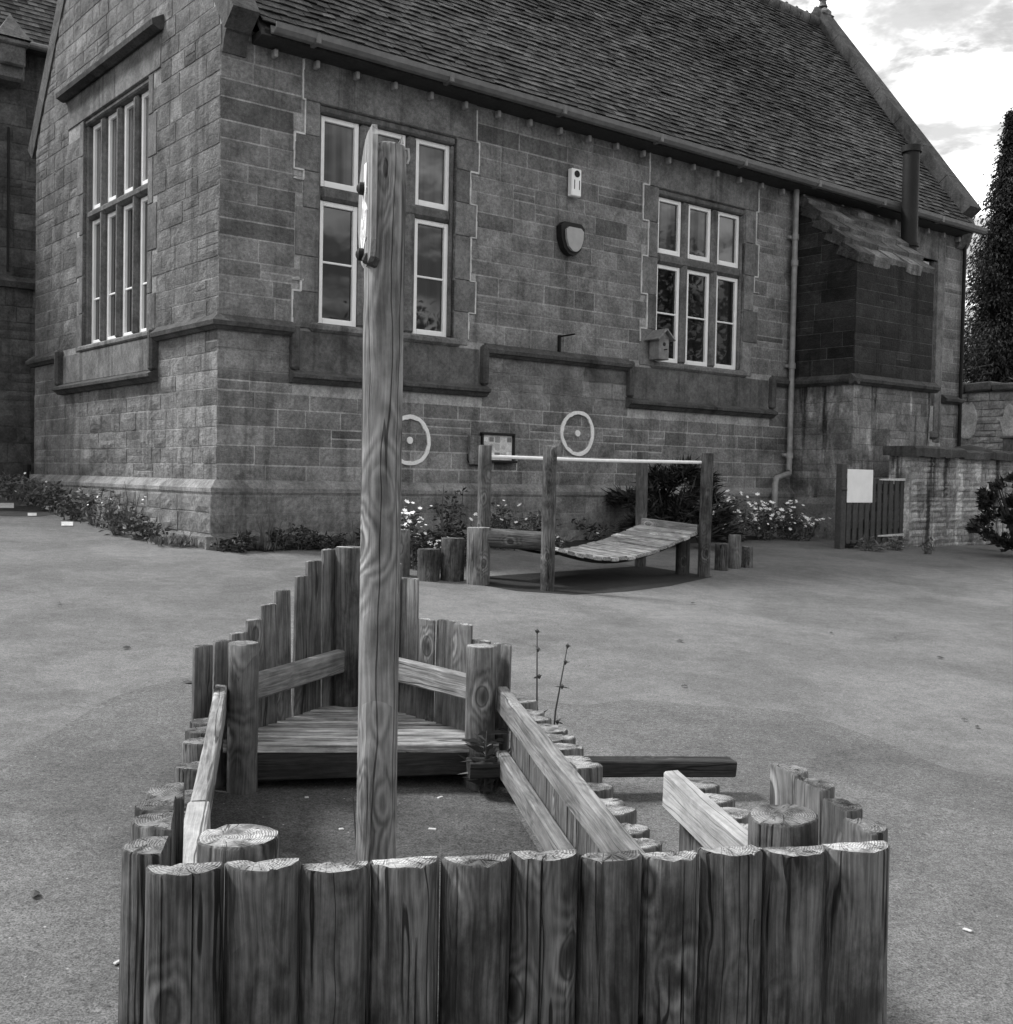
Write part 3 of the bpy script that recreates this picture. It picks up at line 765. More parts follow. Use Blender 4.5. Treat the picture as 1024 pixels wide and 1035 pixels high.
mb = MB(); mb.tube([(0, -.178, .03), (0, -.184, .03)], .022, 12); mb.tube([(0, -.18, -.03), (0, -.23, -.03)], .006, 6); mb.build('entrance_hole', M['black'], o); o.scale = (1.25, 1.2, 1.25)
o, t, z = onwall('wall_bracket', 564, 345, 0)
tag(o, 'small black iron bracket sticking out of the wall above the string course', 'bracket')
mb = MB(); mb.box((0, -.03, -.03), (.03, .05, .22), b=.004); mb.tube([(0, -.03, .06), (.02, -.30, .07)], .012, 6); mb.build('iron_arm', M['black'], o)
o, t, z = onwall('notice_board', 500.5, 452.5, .02)
tag(o, 'small framed notice board with a printed poster behind the left bridge post', 'notice board')
w, h = .53, .37
mb = MB()
mb.box((0, -.03, h/2-.015), (w, .06, .03), b=.004); mb.box((0, -.035, -h/2+.012), (w+.06, .07, .03), b=.004)
for s in (-1, 1): mb.box((s*(w/2-.015), -.028, 0), (.03, .055, h-.06), b=.004)
mb.build('frame', M['black'], o)
mb = MB(); mb.box((0, -.015, 0), (w-.06, .02, h-.06), tone=.75)
rg = random.Random(3)
for i in range(5):
    for j in range(3):
        if rg.random() < .85: mb.box((-.19+.095*i, -.0262, .10-.095*j), (rg.uniform(.05, .085), .003, rg.uniform(.04, .08)), tone=rg.choice([.05, .2, .35, .5, 1]))
mb.build('poster', M['poster'], o)
o, t, z = onwall('cable_cover', 479, 455, .015)
tag(o, 'plain grey cover plate on the wall left of the framed notice board', 'cover plate')
mb = MB(); mb.box((-.02, -.02, 0), (.17, .05, .36), b=.006); mb.build('plate', M['dressed'], o)
mb = MB(); mb.tube([(-.13, -.03, -.05), (-.13, -.03, -.12), (-.09, -.03, -.17), (.0, -.03, -.185), (.1, -.03, -.185)], .01, 6); mb.build('cable', M['black'], o)

# ------------------------------------------------------------------ neighbouring building on the left
nb = empty('neighbouring_building', blg(-9, 9.0, 0), RZ)
tag(nb, 'dark stone building at the left edge behind the gable wall', 'building')
mb = MB()
NZ = 8.55
mb.add([(0, 0, .6), (14, 0, .6), (14, 0, NZ), (0, 0, NZ), (0, 5, .6), (14, 5, .6), (14, 5, NZ), (0, 5, NZ)], [(0, 1, 2, 3), (1, 5, 6, 2), (5, 4, 7, 6), (4, 0, 3, 7)], .5)
w_ = mb.build('wall', M['far_dark'], nb)
mb = MB(); blocks(mb, S, 5, 10.2, 1.0, NZ, (), rowh=.3, seed=61, wmin=.35, wmax=.8, joint=.006, proud=.016, amp=.006)
mb.prism([(0, 4.55), (.08, 4.55), (.1, 4.65), (0, 4.75)], S, 0, 14, .1); mb.build('stone_facing', M['far_dark'], w_)
mb = MB(); rg = random.Random(12)
for i in range(40):
    a0 = i*.12
    for j in range(26):
        t0 = 6.5+j*.17-(.08 if i % 2 else 0); y0 = -.3+a0*.6; z0 = NZ-.05+a0*.8
        lf = .03+rg.uniform(-.005, .006)
        mb.add([(t0, y0-lf*.8, z0+lf*.6), (t0+.167, y0-lf*.8, z0+lf*.6), (t0+.167, y0+.12, z0+.16), (t0, y0+.12, z0+.16), (t0, y0-.008, z0+.006), (t0+.167, y0-.008, z0+.006)], [(0, 1, 2, 3), (4, 5, 1, 0)], rg.random())
mb.prism([(-.3, NZ-.06), (2.7, NZ+3.9), (5.3, NZ-.06)], lambda a, s, z: (a, s, z), 0, 14, .2)
mb.build('roof', M['tile'], nb, fix=False)
mb = MB(); mb.tube([(8.4, -.36, NZ-.02), (11, -.36, NZ-.02)], .06, 10); mb.build('gutter', M['gutter'], nb)
tP, zP = None, None
Pq = at(10, 30, 19.0); tq = (Pq-CORNER).dot(E1)+9; sq = (Pq-CORNER).dot(E2)-9
mb = MB(); zb = at(10, 47, 19.0).z; ztop = at(10, 14, 19.0).z
mb.box((tq, sq, zb-.15), (.40, .40, .40), b=.03, tone=.3); mb.box((tq, sq, zb+.02), (.50, .50, .10), b=.03, tone=.4)
mb.add([(tq-.27, sq-.27, zb+.08), (tq+.27, sq-.27, zb+.08), (tq+.27, sq+.27, zb+.08), (tq-.27, sq+.27, zb+.08), (tq, sq, ztop)], [(0, 1, 4), (1, 2, 4), (2, 3, 4), (3, 0, 4)], .8)
mb.box((tq, sq+.35, zb-.42), (.44, .9, .3), b=.05, tone=.2)
mb.build('pinnacle', M['coping'], nb)
mb = MB(); tp = wall(10, 250)[0]
Pd = at(10, 200, 19.2); td = (Pd-CORNER).dot(E1)+9
mb.tube([(td, -.05, 7.2), (td, -.05, 4.8)], .02, 6); mb.tube([(td+.9, -.05, 4.6), (td+.9, -.05, 1.3)], .045, 8); mb.build('downpipe', M['black'], nb)
# small vent pipe at the foot of the gable
P = blg(-.28, 5.75); o = empty('vent_pipe', (P.x, P.y, gz(P.x, P.y)), 0)
tag(o, 'short black vent pipe standing at the left foot of the gable wall', 'pipe')
mb = MB(); mb.tube([(0, 0, -.1), (0, 0, .42)], .035, 10); mb.tube([(0, 0, .40), (0, 0, .50)], .06, 10); mb.build('pipe', M['black'], o)

# ------------------------------------------------------------------ gate, garden wall, far wall
GQ = 1.75
gl, gr = wall(848, 500, GQ)[0], wall(915, 500, GQ)[0]
zg = lambda t: (lambda p: gz(p.x, p.y))(blg(t, -GQ))
gate = empty('picket_gate', blg(gl, -GQ, zg((gl+gr)/2)), RZ)
tag(gate, 'dark wooden picket gate with white strap hinges beside the garden wall', 'gate')
gwid = gr-gl; gh = wall(880, 481, GQ)[1]-zg((gl+gr)/2)
mb = MB(); mb.box((.05, 0, gh/2+.02), (.11, .11, gh+.28), b=.01); mb.tube([(-.02, -.06, gh-.2), (.02, -.12, gh-.2)], .02, 8)
mb.build('post', M['fence'], gate)
mb = MB(); mb.box((gwid-.02, 0, gh/2), (.10, .12, gh+.2), b=.01); mb.build('post', M['fence'], gate)
npk = 10
for k in range(npk):
    mb = MB(); hh = gh-.05+random.uniform(-.012, .012)
    mb.box((0, 0, hh/2+.04), (.095, .024, hh-.06), b=.006)
    mb.build('picket', M['fence'], gate, (.17+(gwid-.32)*k/(npk-1), -.045, 0))
mb = MB()
for z in (.22, gh-.16): mb.box((gwid/2, .0, z), (gwid-.18, .04, .10), b=.006)
mb.box((gwid/2, .005, gh/2), (.09, .03, gh*1.05), Matrix.Rotation(R(50), 3, 'Y'), .006)
mb.build('brace', M['fence'], gate)
for z in (.17, gh-.05):
    mb = MB(); mb.add([(0, -.012, -.012), (-.72, -.012, -.010), (-.72, -.012, .010), (0, -.012, .030), (0, .0, -.012), (-.72, 0, -.01), (-.72, 0, .01), (0, 0, .03)], [(0, 3, 2, 1), (0, 1, 5, 4), (3, 7, 6, 2), (1, 2, 6, 5)])
    mb.box((.02, -.012, .008), (.05, .03, .16), b=.004)
    mb.build('strap_hinge', M['pointing'], gate, (gwid-.06, -.062, z), fix=True)
a0, z0 = wall(856, 508, GQ+.07); a1, z1 = wall(882.5, 475, GQ+.07)
notice = empty('gate_notice', blg((a0+a1)/2, -GQ-.07, (z0+z1)/2), RZ)
tag(notice, 'blank white notice sheet fixed on the dark picket gate', 'notice')
mb = MB(); mb.box((0, 0, 0), (a1-a0, .012, z1-z0), b=.003); mb.build('sheet', M['paper'], notice)
WQ = 1.92
wl = wall(921, 500, WQ)[0]
gwl = empty('garden_wall', blg(wl, -WQ, 0), RZ)
tag(gwl, 'low streaked stone garden wall with a rough slab coping right of the gate', 'wall')
wtop = wall(930, 459, WQ)[1]
mb = MB(); mb.box((2.4, .2, wtop/2), (4.8, .36, wtop-.02), tone=.3); w_ = mb.build('core', M['rubble'], gwl)
mb = MB(); blocks(mb, S, 0, 4.8, .4, wtop-.02, (), rowh=.085, seed=71, wmin=.15, wmax=.55, joint=.004, proud=.02, amp=.008, q0=-.02, split=0)
blocks(mb, lambda u, q, z: (-q, u, z), .02, .38, .4, wtop-.02, (), rowh=.1, seed=72, wmin=.15, wmax=.3, flip=True, q0=.0, split=0)
mb.build('stone_facing', M['rubble'], gwl)
mb = MB(); x = -.05; rg = random.Random(6)
while x < 4.8:
    w = rg.uniform(.5, .9); vs = []; hh = rg.uniform(.09, .13); n = 6
    for i in range(n+1):
        xx = x+w*i/n-(0.006 if i == n else 0); q = -.10+rg.uniform(-.02, .02); dz = rg.uniform(-.015, .012)
        vs += [(xx, q, wtop-.03+rg.uniform(-.02, .01)), (xx, q, wtop+hh*.7+dz), (xx, q+.05, wtop+hh+dz), (xx, .46, wtop+hh+dz), (xx, .46, wtop-.02)]
    fs = [(5*i+j, 5*(i+1)+j, 5*(i+1)+(j+1) % 5, 5*i+(j+1) % 5) for i in range(n) for j in range(5)]+[(0, 1, 2, 3, 4), tuple(5*n+j for j in (4, 3, 2, 1, 0))]
    mb.add(vs, fs, rg.uniform(.2, .7)); x += w
mb.build('coping', M['mould'], gwl, fix=True)
fw = empty('boundary_wall', blg(17.0, -8, 0), RZ)
tag(fw, 'pale high rubble boundary wall under the dark conifer at the right edge', 'wall')
FZ = 3.45
mb = MB(); mb.box((.25, 8, FZ/2), (.44, 20, FZ), tone=.3); mb.build('core', M['far_rubble'], fw)
mb = MB(); blocks(mb, G, 2, 14, .5, FZ-.02, (), rowh=.15, seed=81, wmin=.2, wmax=.5, flip=True, proud=.03, amp=.014, joint=.008, q0=-.01)
mb.build('stone_facing', M['far_rubble'], fw)
mb = MB(); y = -2; rg = random.Random(16)
while y < 18:
    l = rg.uniform(.4, .8); mb.box((.22, y+l/2, FZ+.09+rg.uniform(-.02, .02)), (.66, l-.02, rg.uniform(.14, .24)), Matrix.Rotation(rg.uniform(-.05, .05), 3, 'X'), .03, rg.uniform(.1, .6)); y += l
mb.build('coping', M['coping'], fw)
for (u, v, w, h) in ((977, 425, .42, .75), (1023, 426, .5, .85)):
    d = ray(u, v); n = -E1; Pw = CAM+d*(((blg(17.0, 0)-CAM).dot(n)+.05)/d.dot(n)); lw_ = (Pw-CORNER).dot(E2)+8
    mb = MB(); poly = []
    for k in range(16):
        a = k*math.pi/8; r_ = random.uniform(.75, 1.1); poly.append((math.cos(a)*w/2*r_, math.sin(a)*h/2*r_))
    mb.prism(poly, lambda a, p, q: (-a, lw_+p, Pw.z+q), .0, .055); mb.build('pale_patch', M['far_pale'], fw, fix=True)  # irregular patches, paler than the rest of the wall
P = blg(13.4, -.9); zz = gz(P.x, P.y)
o = empty('garden_bin', (P.x, P.y, zz), RZ); tag(o, 'dark round topped bin rising just above the garden wall', 'bin')
ztop = at(975, 450, P.y).z-zz
mb = MB(); mb.lathe([(.42, 0), (.46, ztop-.35), (.48, ztop-.34)], 24); mb.build('body', M['darkwood'], o)
mb = MB(); mb.lathe([(.50, ztop-.34), (.49, ztop-.26), (.40, ztop-.12), (.22, ztop-.03), (.02, ztop)], 24); mb.build('lid', M['darkwood'], o)
P = blg(14.6, -1.35); zz = gz(P.x, P.y)
o = empty('storage_box', (P.x, P.y, zz), RZ); tag(o, 'grey boxy cabinet showing above the garden wall at the right edge', 'cabinet')
ztop = at(1017, 441, P.y).z-zz
mb = MB(); mb.box((0, 0, ztop/2), (.7, .6, ztop-.06), b=.02); mb.build('body', M['dressed'], o)
mb = MB(); mb.box((0, 0, ztop-.015), (.78, .68, .05), b=.012); mb.build('lid', M['dressed'], o)

# ------------------------------------------------------------------ plants
def leafquad(mb, p, d, w, l, tone, rg):
    d = d.normalized(); s = d.cross(Vector((rg.uniform(-1, 1), rg.uniform(-1, 1), rg.uniform(.2, 1)))).normalized()
    nn = s.cross(d)
    mb.add([p, p+d*l*.45+s*w*.5+nn*l*.06, p+d*l-nn*l*.08, p+d*l*.45-s*w*.5+nn*l*.06], [(0, 1, 2, 3)], tone)
fl = MB(); vs_ = [(0, 0, 0)]+[(math.cos(j*math.pi/6)*(1 if j % 2 else .62), math.sin(j*math.pi/6)*(1 if j % 2 else .62), .16 if j % 2 else .05) for j in range(12)]
fl.add(vs_, [(0, 1+j, 1+(j+1) % 12) for j in range(12)], .9)
fl_o = fl.build('bloom', M['petal']); BLOOM = fl_o.data; bpy.data.objects.remove(fl_o)
def plant(name, P, h, r, n, leaf=(.025, .07), mat='leaf', seed=0, style='bush', flowers=0, fsize=.022, stems=9):
    rg = random.Random(seed); root = empty(name, (P.x, P.y, gz(P.x, P.y)))
    st = MB(); lf = MB(); fl = MB(); tips = []
    for i in range(stems):
        a = rg.uniform(0, 6.283); rr = r*math.sqrt(rg.random()); hh = h*rg.uniform(.55, 1.05)*(1-.35*(rr/r)**2)
        b0 = Vector((math.cos(a)*rr*.45, math.sin(a)*rr*.45, -.02)); tp = Vector((math.cos(a)*rr, math.sin(a)*rr, hh))
        mid = (b0+tp)/2+Vector((rg.uniform(-.04, .04), rg.uniform(-.04, .04), hh*.12))
        pts = [b0, mid, tp]; tips.append(pts); st.tube(pts, [.006*h/.5+.002, .004*h/.5+.002, .002], 5)
    for i in range(n):
        pts = rg.choice(tips); f = rg.random()**.75
        p = pts[0].lerp(pts[1], f*2) if f < .5 else pts[1].lerp(pts[2], f*2-1)
        if style == 'bush':
            p = p+Vector((rg.gauss(0, r*.16), rg.gauss(0, r*.16), rg.gauss(0, h*.05))); d = Vector((rg.gauss(0, 1), rg.gauss(0, 1), rg.uniform(-.4, .9)))
        elif style == 'grass':
            p = pts[0]+Vector((rg.gauss(0, r*.25), rg.gauss(0, r*.25), 0)); d = Vector((rg.gauss(0, .35), rg.gauss(0, .35), 1))
        else:
            a = rg.uniform(0, 6.283); d = Vector((math.cos(a), math.sin(a), rg.uniform(-.1, .7)))
        p.z = max(p.z, .01)
        l = rg.uniform(.6, 1.3)*leaf[1]; leafquad(lf, p, d, leaf[0]*rg.uniform(.7, 1.3), l, min(1, max(0, .45+rg.gauss(0, .25))), rg)
    st.build('stem', M['leaf'], root)
    lf.build('foliage', M[mat], root)
    for i in range(min(95, flowers)):
        pts = rg.choice(tips); p = pts[2]+Vector((rg.gauss(0, r*.28), rg.gauss(0, r*.28), rg.gauss(0, h*.12)))
        ax = Vector((rg.gauss(0, .5), -.4+rg.gauss(0, .5), 1)).normalized(); sc = fsize*rg.uniform(.55, 1.25)
        o = bpy.data.objects.new('bloom', BLOOM); COL.objects.link(o); o.parent = root; o.location = p
        o.rotation_euler = ax.to_track_quat('Z', 'Y').to_euler(); o.scale = (sc, sc, sc)
    return root
ords = ['first', 'second', 'third', 'fourth', 'fifth', 'sixth', 'seventh', 'eighth', 'ninth', 'tenth', 'eleventh', 'twelfth']
gsp = [.25, .75, 1.25, 1.8, 2.35, 2.9, 3.5, 4.1, 4.75, 5.4, 6.0]
for i, s in enumerate(gsp):
    P = blg(-.34-.10*((i*7) % 3), s)
    h = [.22, .30, .42, .58, .52, .36, .40, .34, .42, .46, .38][i]
    o = plant('weed_clump', P, h, .26 if i % 3 else .32, 260, (.03, .085), 'leaf' if i % 2 else 'leaf_pale', 100+i, 'bush' if i % 3 else 'grass', 10 if i in (3, 9) else 0, .02)
    tag(o, 'weed clump at the foot of the gable wall, %s from the building corner' % ords[i], 'weed', 'weeds along the gable wall')
P = ground(28, 478); o = plant('weed_clump', P, .45, .45, 300, (.03, .09), 'leaf_pale', 130, 'bush', 22, .03)
tag(o, 'white flowering weed clump left of the vent pipe at the building end', 'weed', 'weeds along the gable wall')
for i, (t, h, r) in enumerate(((.05, .22, .22), (.42, .55, .16), (.75, .30, .30), (1.15, .22, .28), (1.5, .34, .2), (1.85, .26, .3), (2.4, .3, .3))):
    o = plant('weed_clump', blg(t, -.36), h, r, 240, (.028, .08), ('leaf_dark', 'leaf', 'leaf_dark')[i % 3], 150+i, 'grass' if i in (1, 4) else 'bush', 0)
    tag(o, 'dark weed clump under the front wall, %s right of the corner' % ords[i], 'weed', 'weeds along the front wall')
# bed behind the log stumps
def flower(u, v, h, r, n, label, mat='leaf', fl=0, seed=0, name='flowering_plant', fs=.025, leaf=(.03, .08), style='bush', stems=12):
    o = plant(name, ground(u, v), h, r, n, leaf, mat, seed, style, fl, fs, stems); tag(o, label, 'plant', 'plants in the bed by the wall'); return o
flower(418, 574, .62, .24, 420, 'white flowering plant just right of the mast behind a log stump', 'leaf', 70, 201, fs=.03)
flower(440, 574, .34, .18, 300, 'low plant with white blooms behind the shortest left stump', 'leaf_dark', 14, 202, fs=.03)
flower(462, 572, .62, .26, 520, 'dark leafy plant behind the third left log stump', 'leaf_dark', 0, 203, 'leafy_plant')
flower(452, 560, .95, .22, 120, 'thin tall dark stemmed plant against the wall left of the notice board', 'leaf_dark', 0, 204, 'leafy_plant', stems=7)
flower(512, 556, .62, .34, 480, 'leafy plant with pale flower heads behind the left end of the beam', 'leaf', 26, 205, fs=.032)
flower(543, 552, .46, .30, 320, 'loose leafy plant behind the second bridge post', 'leaf', 12, 206, fs=.028)
flower(590, 545, .34, .40, 380, 'low spreading plant with a few blooms under the painted ring', 'leaf_dark', 9, 207, fs=.028)
flower(740, 548, .72, .40, 620, 'white daisy clump right of the last bridge post behind short logs', 'leaf', 120, 208, fs=.034)
flower(775, 546, .52, .36, 420, 'white daisy clump left of the downpipe foot', 'leaf', 80, 209, fs=.034)
flower(808, 546, .56, .34, 460, 'white daisy clump right of the downpipe foot', 'leaf', 80, 210, fs=.034)
flower(566, 556, .22, .12, 90, 'small pale leaved weed at the left end of the slatted bridge', 'leaf_pale', 8, 211, 'leafy_plant', fs=.025)
# dark shrub with sword-like leaves
def shrub(name, P, h, r, n, seed, mat, leaf, label, spread=1.0):
    rg = random.Random(seed); root = empty(name, (P.x, P.y, gz(P.x, P.y))); lf = MB(); st = MB()
    for i in range(10):
        a = rg.uniform(0, 6.283); st.tube([(0.03*math.cos(a), .03*math.sin(a), -.02), (r*.3*math.cos(a), r*.3*math.sin(a), h*.4), (r*.55*math.cos(a), r*.55*math.sin(a), h*.75)], [.02, .012, .005], 6)
    cl = [Vector((rg.gauss(0, r*.42), rg.gauss(0, r*.42), h*rg.uniform(.12, .86))) for _ in range(54)]
    for c in cl:
        k = 1-.55*max(0, c.z/h-.35); c.x *= k; c.y *= k
        for j in range(n//54):
            d = Vector((c.x*1.2+rg.gauss(0, .5), c.y*1.2+rg.gauss(0, .5), rg.uniform(-.1, 1.0)))
            leafquad(lf, c+Vector((rg.gauss(0, .04), rg.gauss(0, .04), rg.gauss(0, .04))), d, leaf[0], leaf[1]*rg.uniform(.5, 1.2), min(1, max(0, .35+.3*rg.gauss(0, 1))), rg)
    st.build('branch', M['bark'], root); lf.build('foliage', M[mat], root); tag(root, label, 'shrub'); return root
shrub('shrub', ground(676, 552), 1.12, .80, 5200, 301, 'leaf_dark', (.028, .22), 'dark spiky leaved shrub against the wall behind the rear bridge post')
shrub('shrub', ground(1034, 564), 1.35, .80, 3600, 302, 'leaf_dark', (.05, .12), 'dark leafy bush in front of the garden wall at the right edge')
for i, (u, v) in enumerate(((862, 554), (880, 557), (903, 556))):
    o = plant('weed_clump', ground(u, v), (.16, .20, .26)[i], .16, 110, (.025, .10), 'leaf_pale' if i else 'leaf', 320+i, 'bush')
    tag(o, 'small weed clump along the bottom of the picket gate, %s from the left' % ords[i], 'weed', 'weeds under the gate')
o = plant('weed_clump', ground(938, 560), .22, .10, 50, (.02, .06), 'leaf', 330, 'bush'); tag(o, 'thin weed at the foot of the garden wall', 'weed')
# conifers
def conifer(P, h, rmax, seed, label, n=9000, lf=1.0):
    rg = random.Random(seed); root = empty('conifer_tree', (P.x, P.y, gz(P.x, P.y))); tr = MB(); cr = MB()
    tr.tube([(0, 0, -.2), (.05, 0, h*.5), (0, 0, h*.97)], [.26, .14, .02], 10)
    nb_ = int(n/110)
    for i in range(nb_):
        f = .05+.945*(i/nb_)**.9; z = h*f; a = i*2.399+rg.uniform(-.3, .3)
        rr = rmax*min(1.0, ((1-f)*1.7)**1.05+.02)*(.50+.62*rg.random())
        rr *= max(.35, 1.0+.85*mnoise.noise((math.cos(a)*1.1+seed, math.sin(a)*1.1, z*1.15)))
        L = Vector((math.cos(a)*rr, math.sin(a)*rr, -.30*rr+rr*.42*f))
        tr.tube([(0, 0, z), tuple(Vector((0, 0, z))+L*.6), tuple(Vector((0, 0, z))+L)], [.03, .018, .004], 4)
        m = int(110*min(1, .25+rr/rmax)); cb = rg.gauss(0, .12)
        for j in range(m):
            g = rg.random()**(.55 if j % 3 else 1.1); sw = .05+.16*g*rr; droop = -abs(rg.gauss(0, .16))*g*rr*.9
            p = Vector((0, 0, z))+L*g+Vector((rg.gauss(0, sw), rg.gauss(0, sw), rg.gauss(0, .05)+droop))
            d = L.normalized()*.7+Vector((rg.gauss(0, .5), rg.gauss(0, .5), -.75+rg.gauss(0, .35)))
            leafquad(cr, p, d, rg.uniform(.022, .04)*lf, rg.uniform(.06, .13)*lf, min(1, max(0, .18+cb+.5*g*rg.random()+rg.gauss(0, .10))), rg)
    tr.build('trunk', M['bark'], root); cr.build('crown', M['needle'], root); tag(root, label, 'conifer'); return root
P = at(1014, 400, 27.0); conifer(P, at(1011, 112, 27).z-gz(P.x, P.y), 1.12, 401, 'tall dark conifer with drooping fronds rising behind the boundary wall', 120000, 1.1)
P = at(1062, 400, 28.5); conifer(P, at(1060, 175, 28.5).z-gz(P.x, P.y), 1.7, 402, 'second dark conifer mostly cut off by the right edge of the frame', 50000, 1.2)

# wood across the yard, seen only in the window panes
wd = MB(); wt = MB(); rg = random.Random(77)
for k in range(15):
    a = R(62+6.2*k+rg.uniform(-2, 2)); dist = rg.uniform(34, 42); cx_, cy_ = math.sin(a)*dist, math.cos(a)*dist; z0 = gz(cx_, cy_); hh = rg.uniform(8.5, 12.5)
    wt.tube([(cx_, cy_, z0-.2), (cx_+.2, cy_, z0+hh*.6)], [.28, .1], 8)
    for c in range(26):
        cc = Vector((cx_+rg.gauss(0, 1.5), cy_+rg.gauss(0, 1.5), z0+hh*rg.uniform(.12, .97)))
        for j in range(110): leafquad(wd, cc+Vector((rg.gauss(0, .6), rg.gauss(0, .6), rg.gauss(0, .5))), Vector((rg.gauss(0, 1), rg.gauss(0, 1), rg.gauss(0, 1))), .2, .32, .3*rg.random(), rg)
tag(wt.build('wood_trunks', M['bark']), kind='stuff'); tag(wd.build('far_wood', M['leaf']), kind='stuff')

# ------------------------------------------------------------------ timber helpers
def log_mesh(name, h, rad, parent, loc, rot=(0, 0, 0), half=False, mats=None, seed=0, depth=None, slant=0.0, bev=.005, ncrack=None):
    """upright log, local z along the log; half = D section with the flat on local +y"""
    rg = random.Random(seed*7919+13); n = 20; mb = MB(); prof = []
    if half:
        dp = depth or rad
        for k in range(n-6):
            a = math.pi + math.pi*k/(n-7); prof.append((rad*math.cos(a), dp*math.sin(a)))
        for k in range(1, 7): prof.append((rad-2*rad*k/7, 0.0))
    else:
        for k in range(n): a = 2*math.pi*k/n; prof.append((rad*math.cos(a), rad*math.sin(a)))
    ncr = rg.choice((1, 1, 2)) if rad > .04 else 0
    if ncrack is not None: ncr = ncrack
    cracks = []
    for c in range(ncr):
        a = rg.uniform(1.15, 1.85)*math.pi if (half or c == 0) else rg.uniform(0, 2*math.pi)
        cracks.append((a % (2*math.pi), rg.uniform(.10, .22), rg.uniform(.0016, .003), rg.uniform(.0, .6), rg.uniform(.8, 1.0) if rg.random() < .6 else 1.2))
    dep = [None]*len(prof)
    dpt = (depth or rad) if half else rad
    ins = []
    for ci, (a, dp_, wd_, z0_, z1_) in enumerate(cracks):
        for da, kk in ((-wd_/rad, 0), (0, 1), (wd_/rad, 0)): ins.append((a+da, ci, kk))
    full = []
    for p in prof: full.append(((math.atan2(p[1]/dpt, p[0]/rad)) % (2*math.pi), p, None))
    flat = [f for f in full if half and abs(f[1][1]) < 1e-6 and abs(f[1][0]) < rad*.999]
    arc = [f for f in full if f not in flat]+[(a % (2*math.pi), (rad*math.cos(a), dpt*math.sin(a)), (ci, kk)) for a, ci, kk in ins]
    arc.sort(key=lambda f: (f[0] if not (half and f[0] < .01) else 2*math.pi))
    full = arc+flat; prof = [f[1] for f in full]; cmark = [f[2] for f in full]
    m = len(prof); o1, o2, o3 = rg.uniform(0, 50), rg.uniform(0, 50), rg.uniform(0, 50)
    nz = max(4, int(h/.12)); zs = [h*i/nz for i in range(nz)]+[h-bev]
    vs = []; fs = []
    cx = [rg.uniform(-.002, .002), rg.uniform(-.002, .002)]
    def wob(x, y, z): 
        a = math.atan2(y, x+1e-9); k = 1+.022*mnoise.noise((math.cos(a)*1.5+o1, math.sin(a)*1.5+o2, z*1.7))+.02*mnoise.noise((math.cos(a)*4+o1, math.sin(a)*4+o2, z*5))
        return x*k, (y*k if not (half and abs(y) < 1e-6) else y)
    def crk(i_, f):
        if not cmark[i_] or not cmark[i_][1]: return 1.0
        a, dp_, wd_, z0_, z1_ = cracks[cmark[i_][0]]
        return 1-dp_*max(0, min(1, (f-z0_)*5))*max(0, min(1, (z1_-f)*6))
    for z in zs:
        for i_, (x, y) in enumerate(prof):
            X, Y = wob(x, y, z); kk = crk(i_, z/h); X *= kk; Y *= kk
            vs.append((X+cx[0]*z/h, Y+cx[1]*z/h, z+(slant*x/rad if z > h*.5 else 0)))
    top = []
    for i_, (x, y) in enumerate(prof):
        X, Y = wob(x, y, h); k = (1-bev/rad*.9)*crk(i_, 1.0); yy = Y*k-(bev*.5 if half else 0)
        vs.append((X*k+cx[0], yy+cx[1], h+slant*x/rad+rg.uniform(-.0015, .0015)-(rg.uniform(.002, .007) if rg.random() < .07 else 0)))
    L = len(zs)
    for i in range(L):
        for k in range(m): fs.append((i*m+k, i*m+(k+1) % m, (i+1)*m+(k+1) % m, (i+1)*m+k))
    mb.add(vs, fs, .5, 0, True)
    # end cap: ring + centre with uneven height (welded to the log)
    cap = [vs[L*m+k] for k in range(m)]; cy = -.42*(depth or rad) if half else 0
    inner = [((p[0])*.5, (p[1]-cy)*.5+cy, h+slant*p[0]*.5/rad+rg.uniform(-.004, .003)) for p in cap]
    b0 = len(mb.v); mb.v.extend(inner+[(0, cy, h+rg.uniform(-.004, .003))]); mb.t.extend([.5]*(m+1))
    for k in range(m):
        for f in ((L*m+k, L*m+(k+1) % m, b0+(k+1) % m, b0+k), (b0+k, b0+(k+1) % m, b0+m)):
            mb.f.append(f); mb.m.append(1); mb.s.append(False)
    return mb.build(name, mats or [M['log'], M['end']], parent, loc, rot, sharp=50)
def plank_mesh(name, L, w, th, parent, loc, rotm, mat, seed=0, b=.006):
    """board: local z is the long axis (0..L), x width, y thickness"""
    rg = random.Random(seed+77); mb = MB(); n = max(3, int(L/.18))
    vs = []; hw, ht = w/2, th/2
    prof = [(-hw, -ht+b), (-hw+b, -ht), (hw-b, -ht), (hw, -ht+b), (hw, ht-b), (hw-b, ht), (-hw+b, ht), (-hw, ht-b)]
    bow = rg.uniform(-.004, .004)
    for i in range(n+1):
        z = L*i/n; k = bow*math.sin(math.pi*i/n)
        for (x, y) in prof: vs.append((x+rg.uniform(-.0012, .0012), y+k+rg.uniform(-.0012, .0012), z+(rg.uniform(-.003, .003) if i in (0, n) else 0)))
    fs = [(8*i+j, 8*i+(j+1) % 8, 8*(i+1)+(j+1) % 8, 8*(i+1)+j) for i in range(n) for j in range(8)]+[tuple(reversed(range(8))), tuple(8*n+j for j in range(8))]
    mb.add(vs, fs)
    o = mb.build(name, mat, parent)
    o.matrix_local = Matrix.Translation(Vector(loc)) @ rotm.to_4x4()
    return o
def frame_to(dirv, up):
    """matrix whose z is dirv, x is close to up (board width direction)"""
    z = Vector(dirv).normalized(); x = Vector(up); x = (x-z*x.dot(z)).normalized(); y = z.cross(x)
    return Matrix((x, y, z)).transposed()

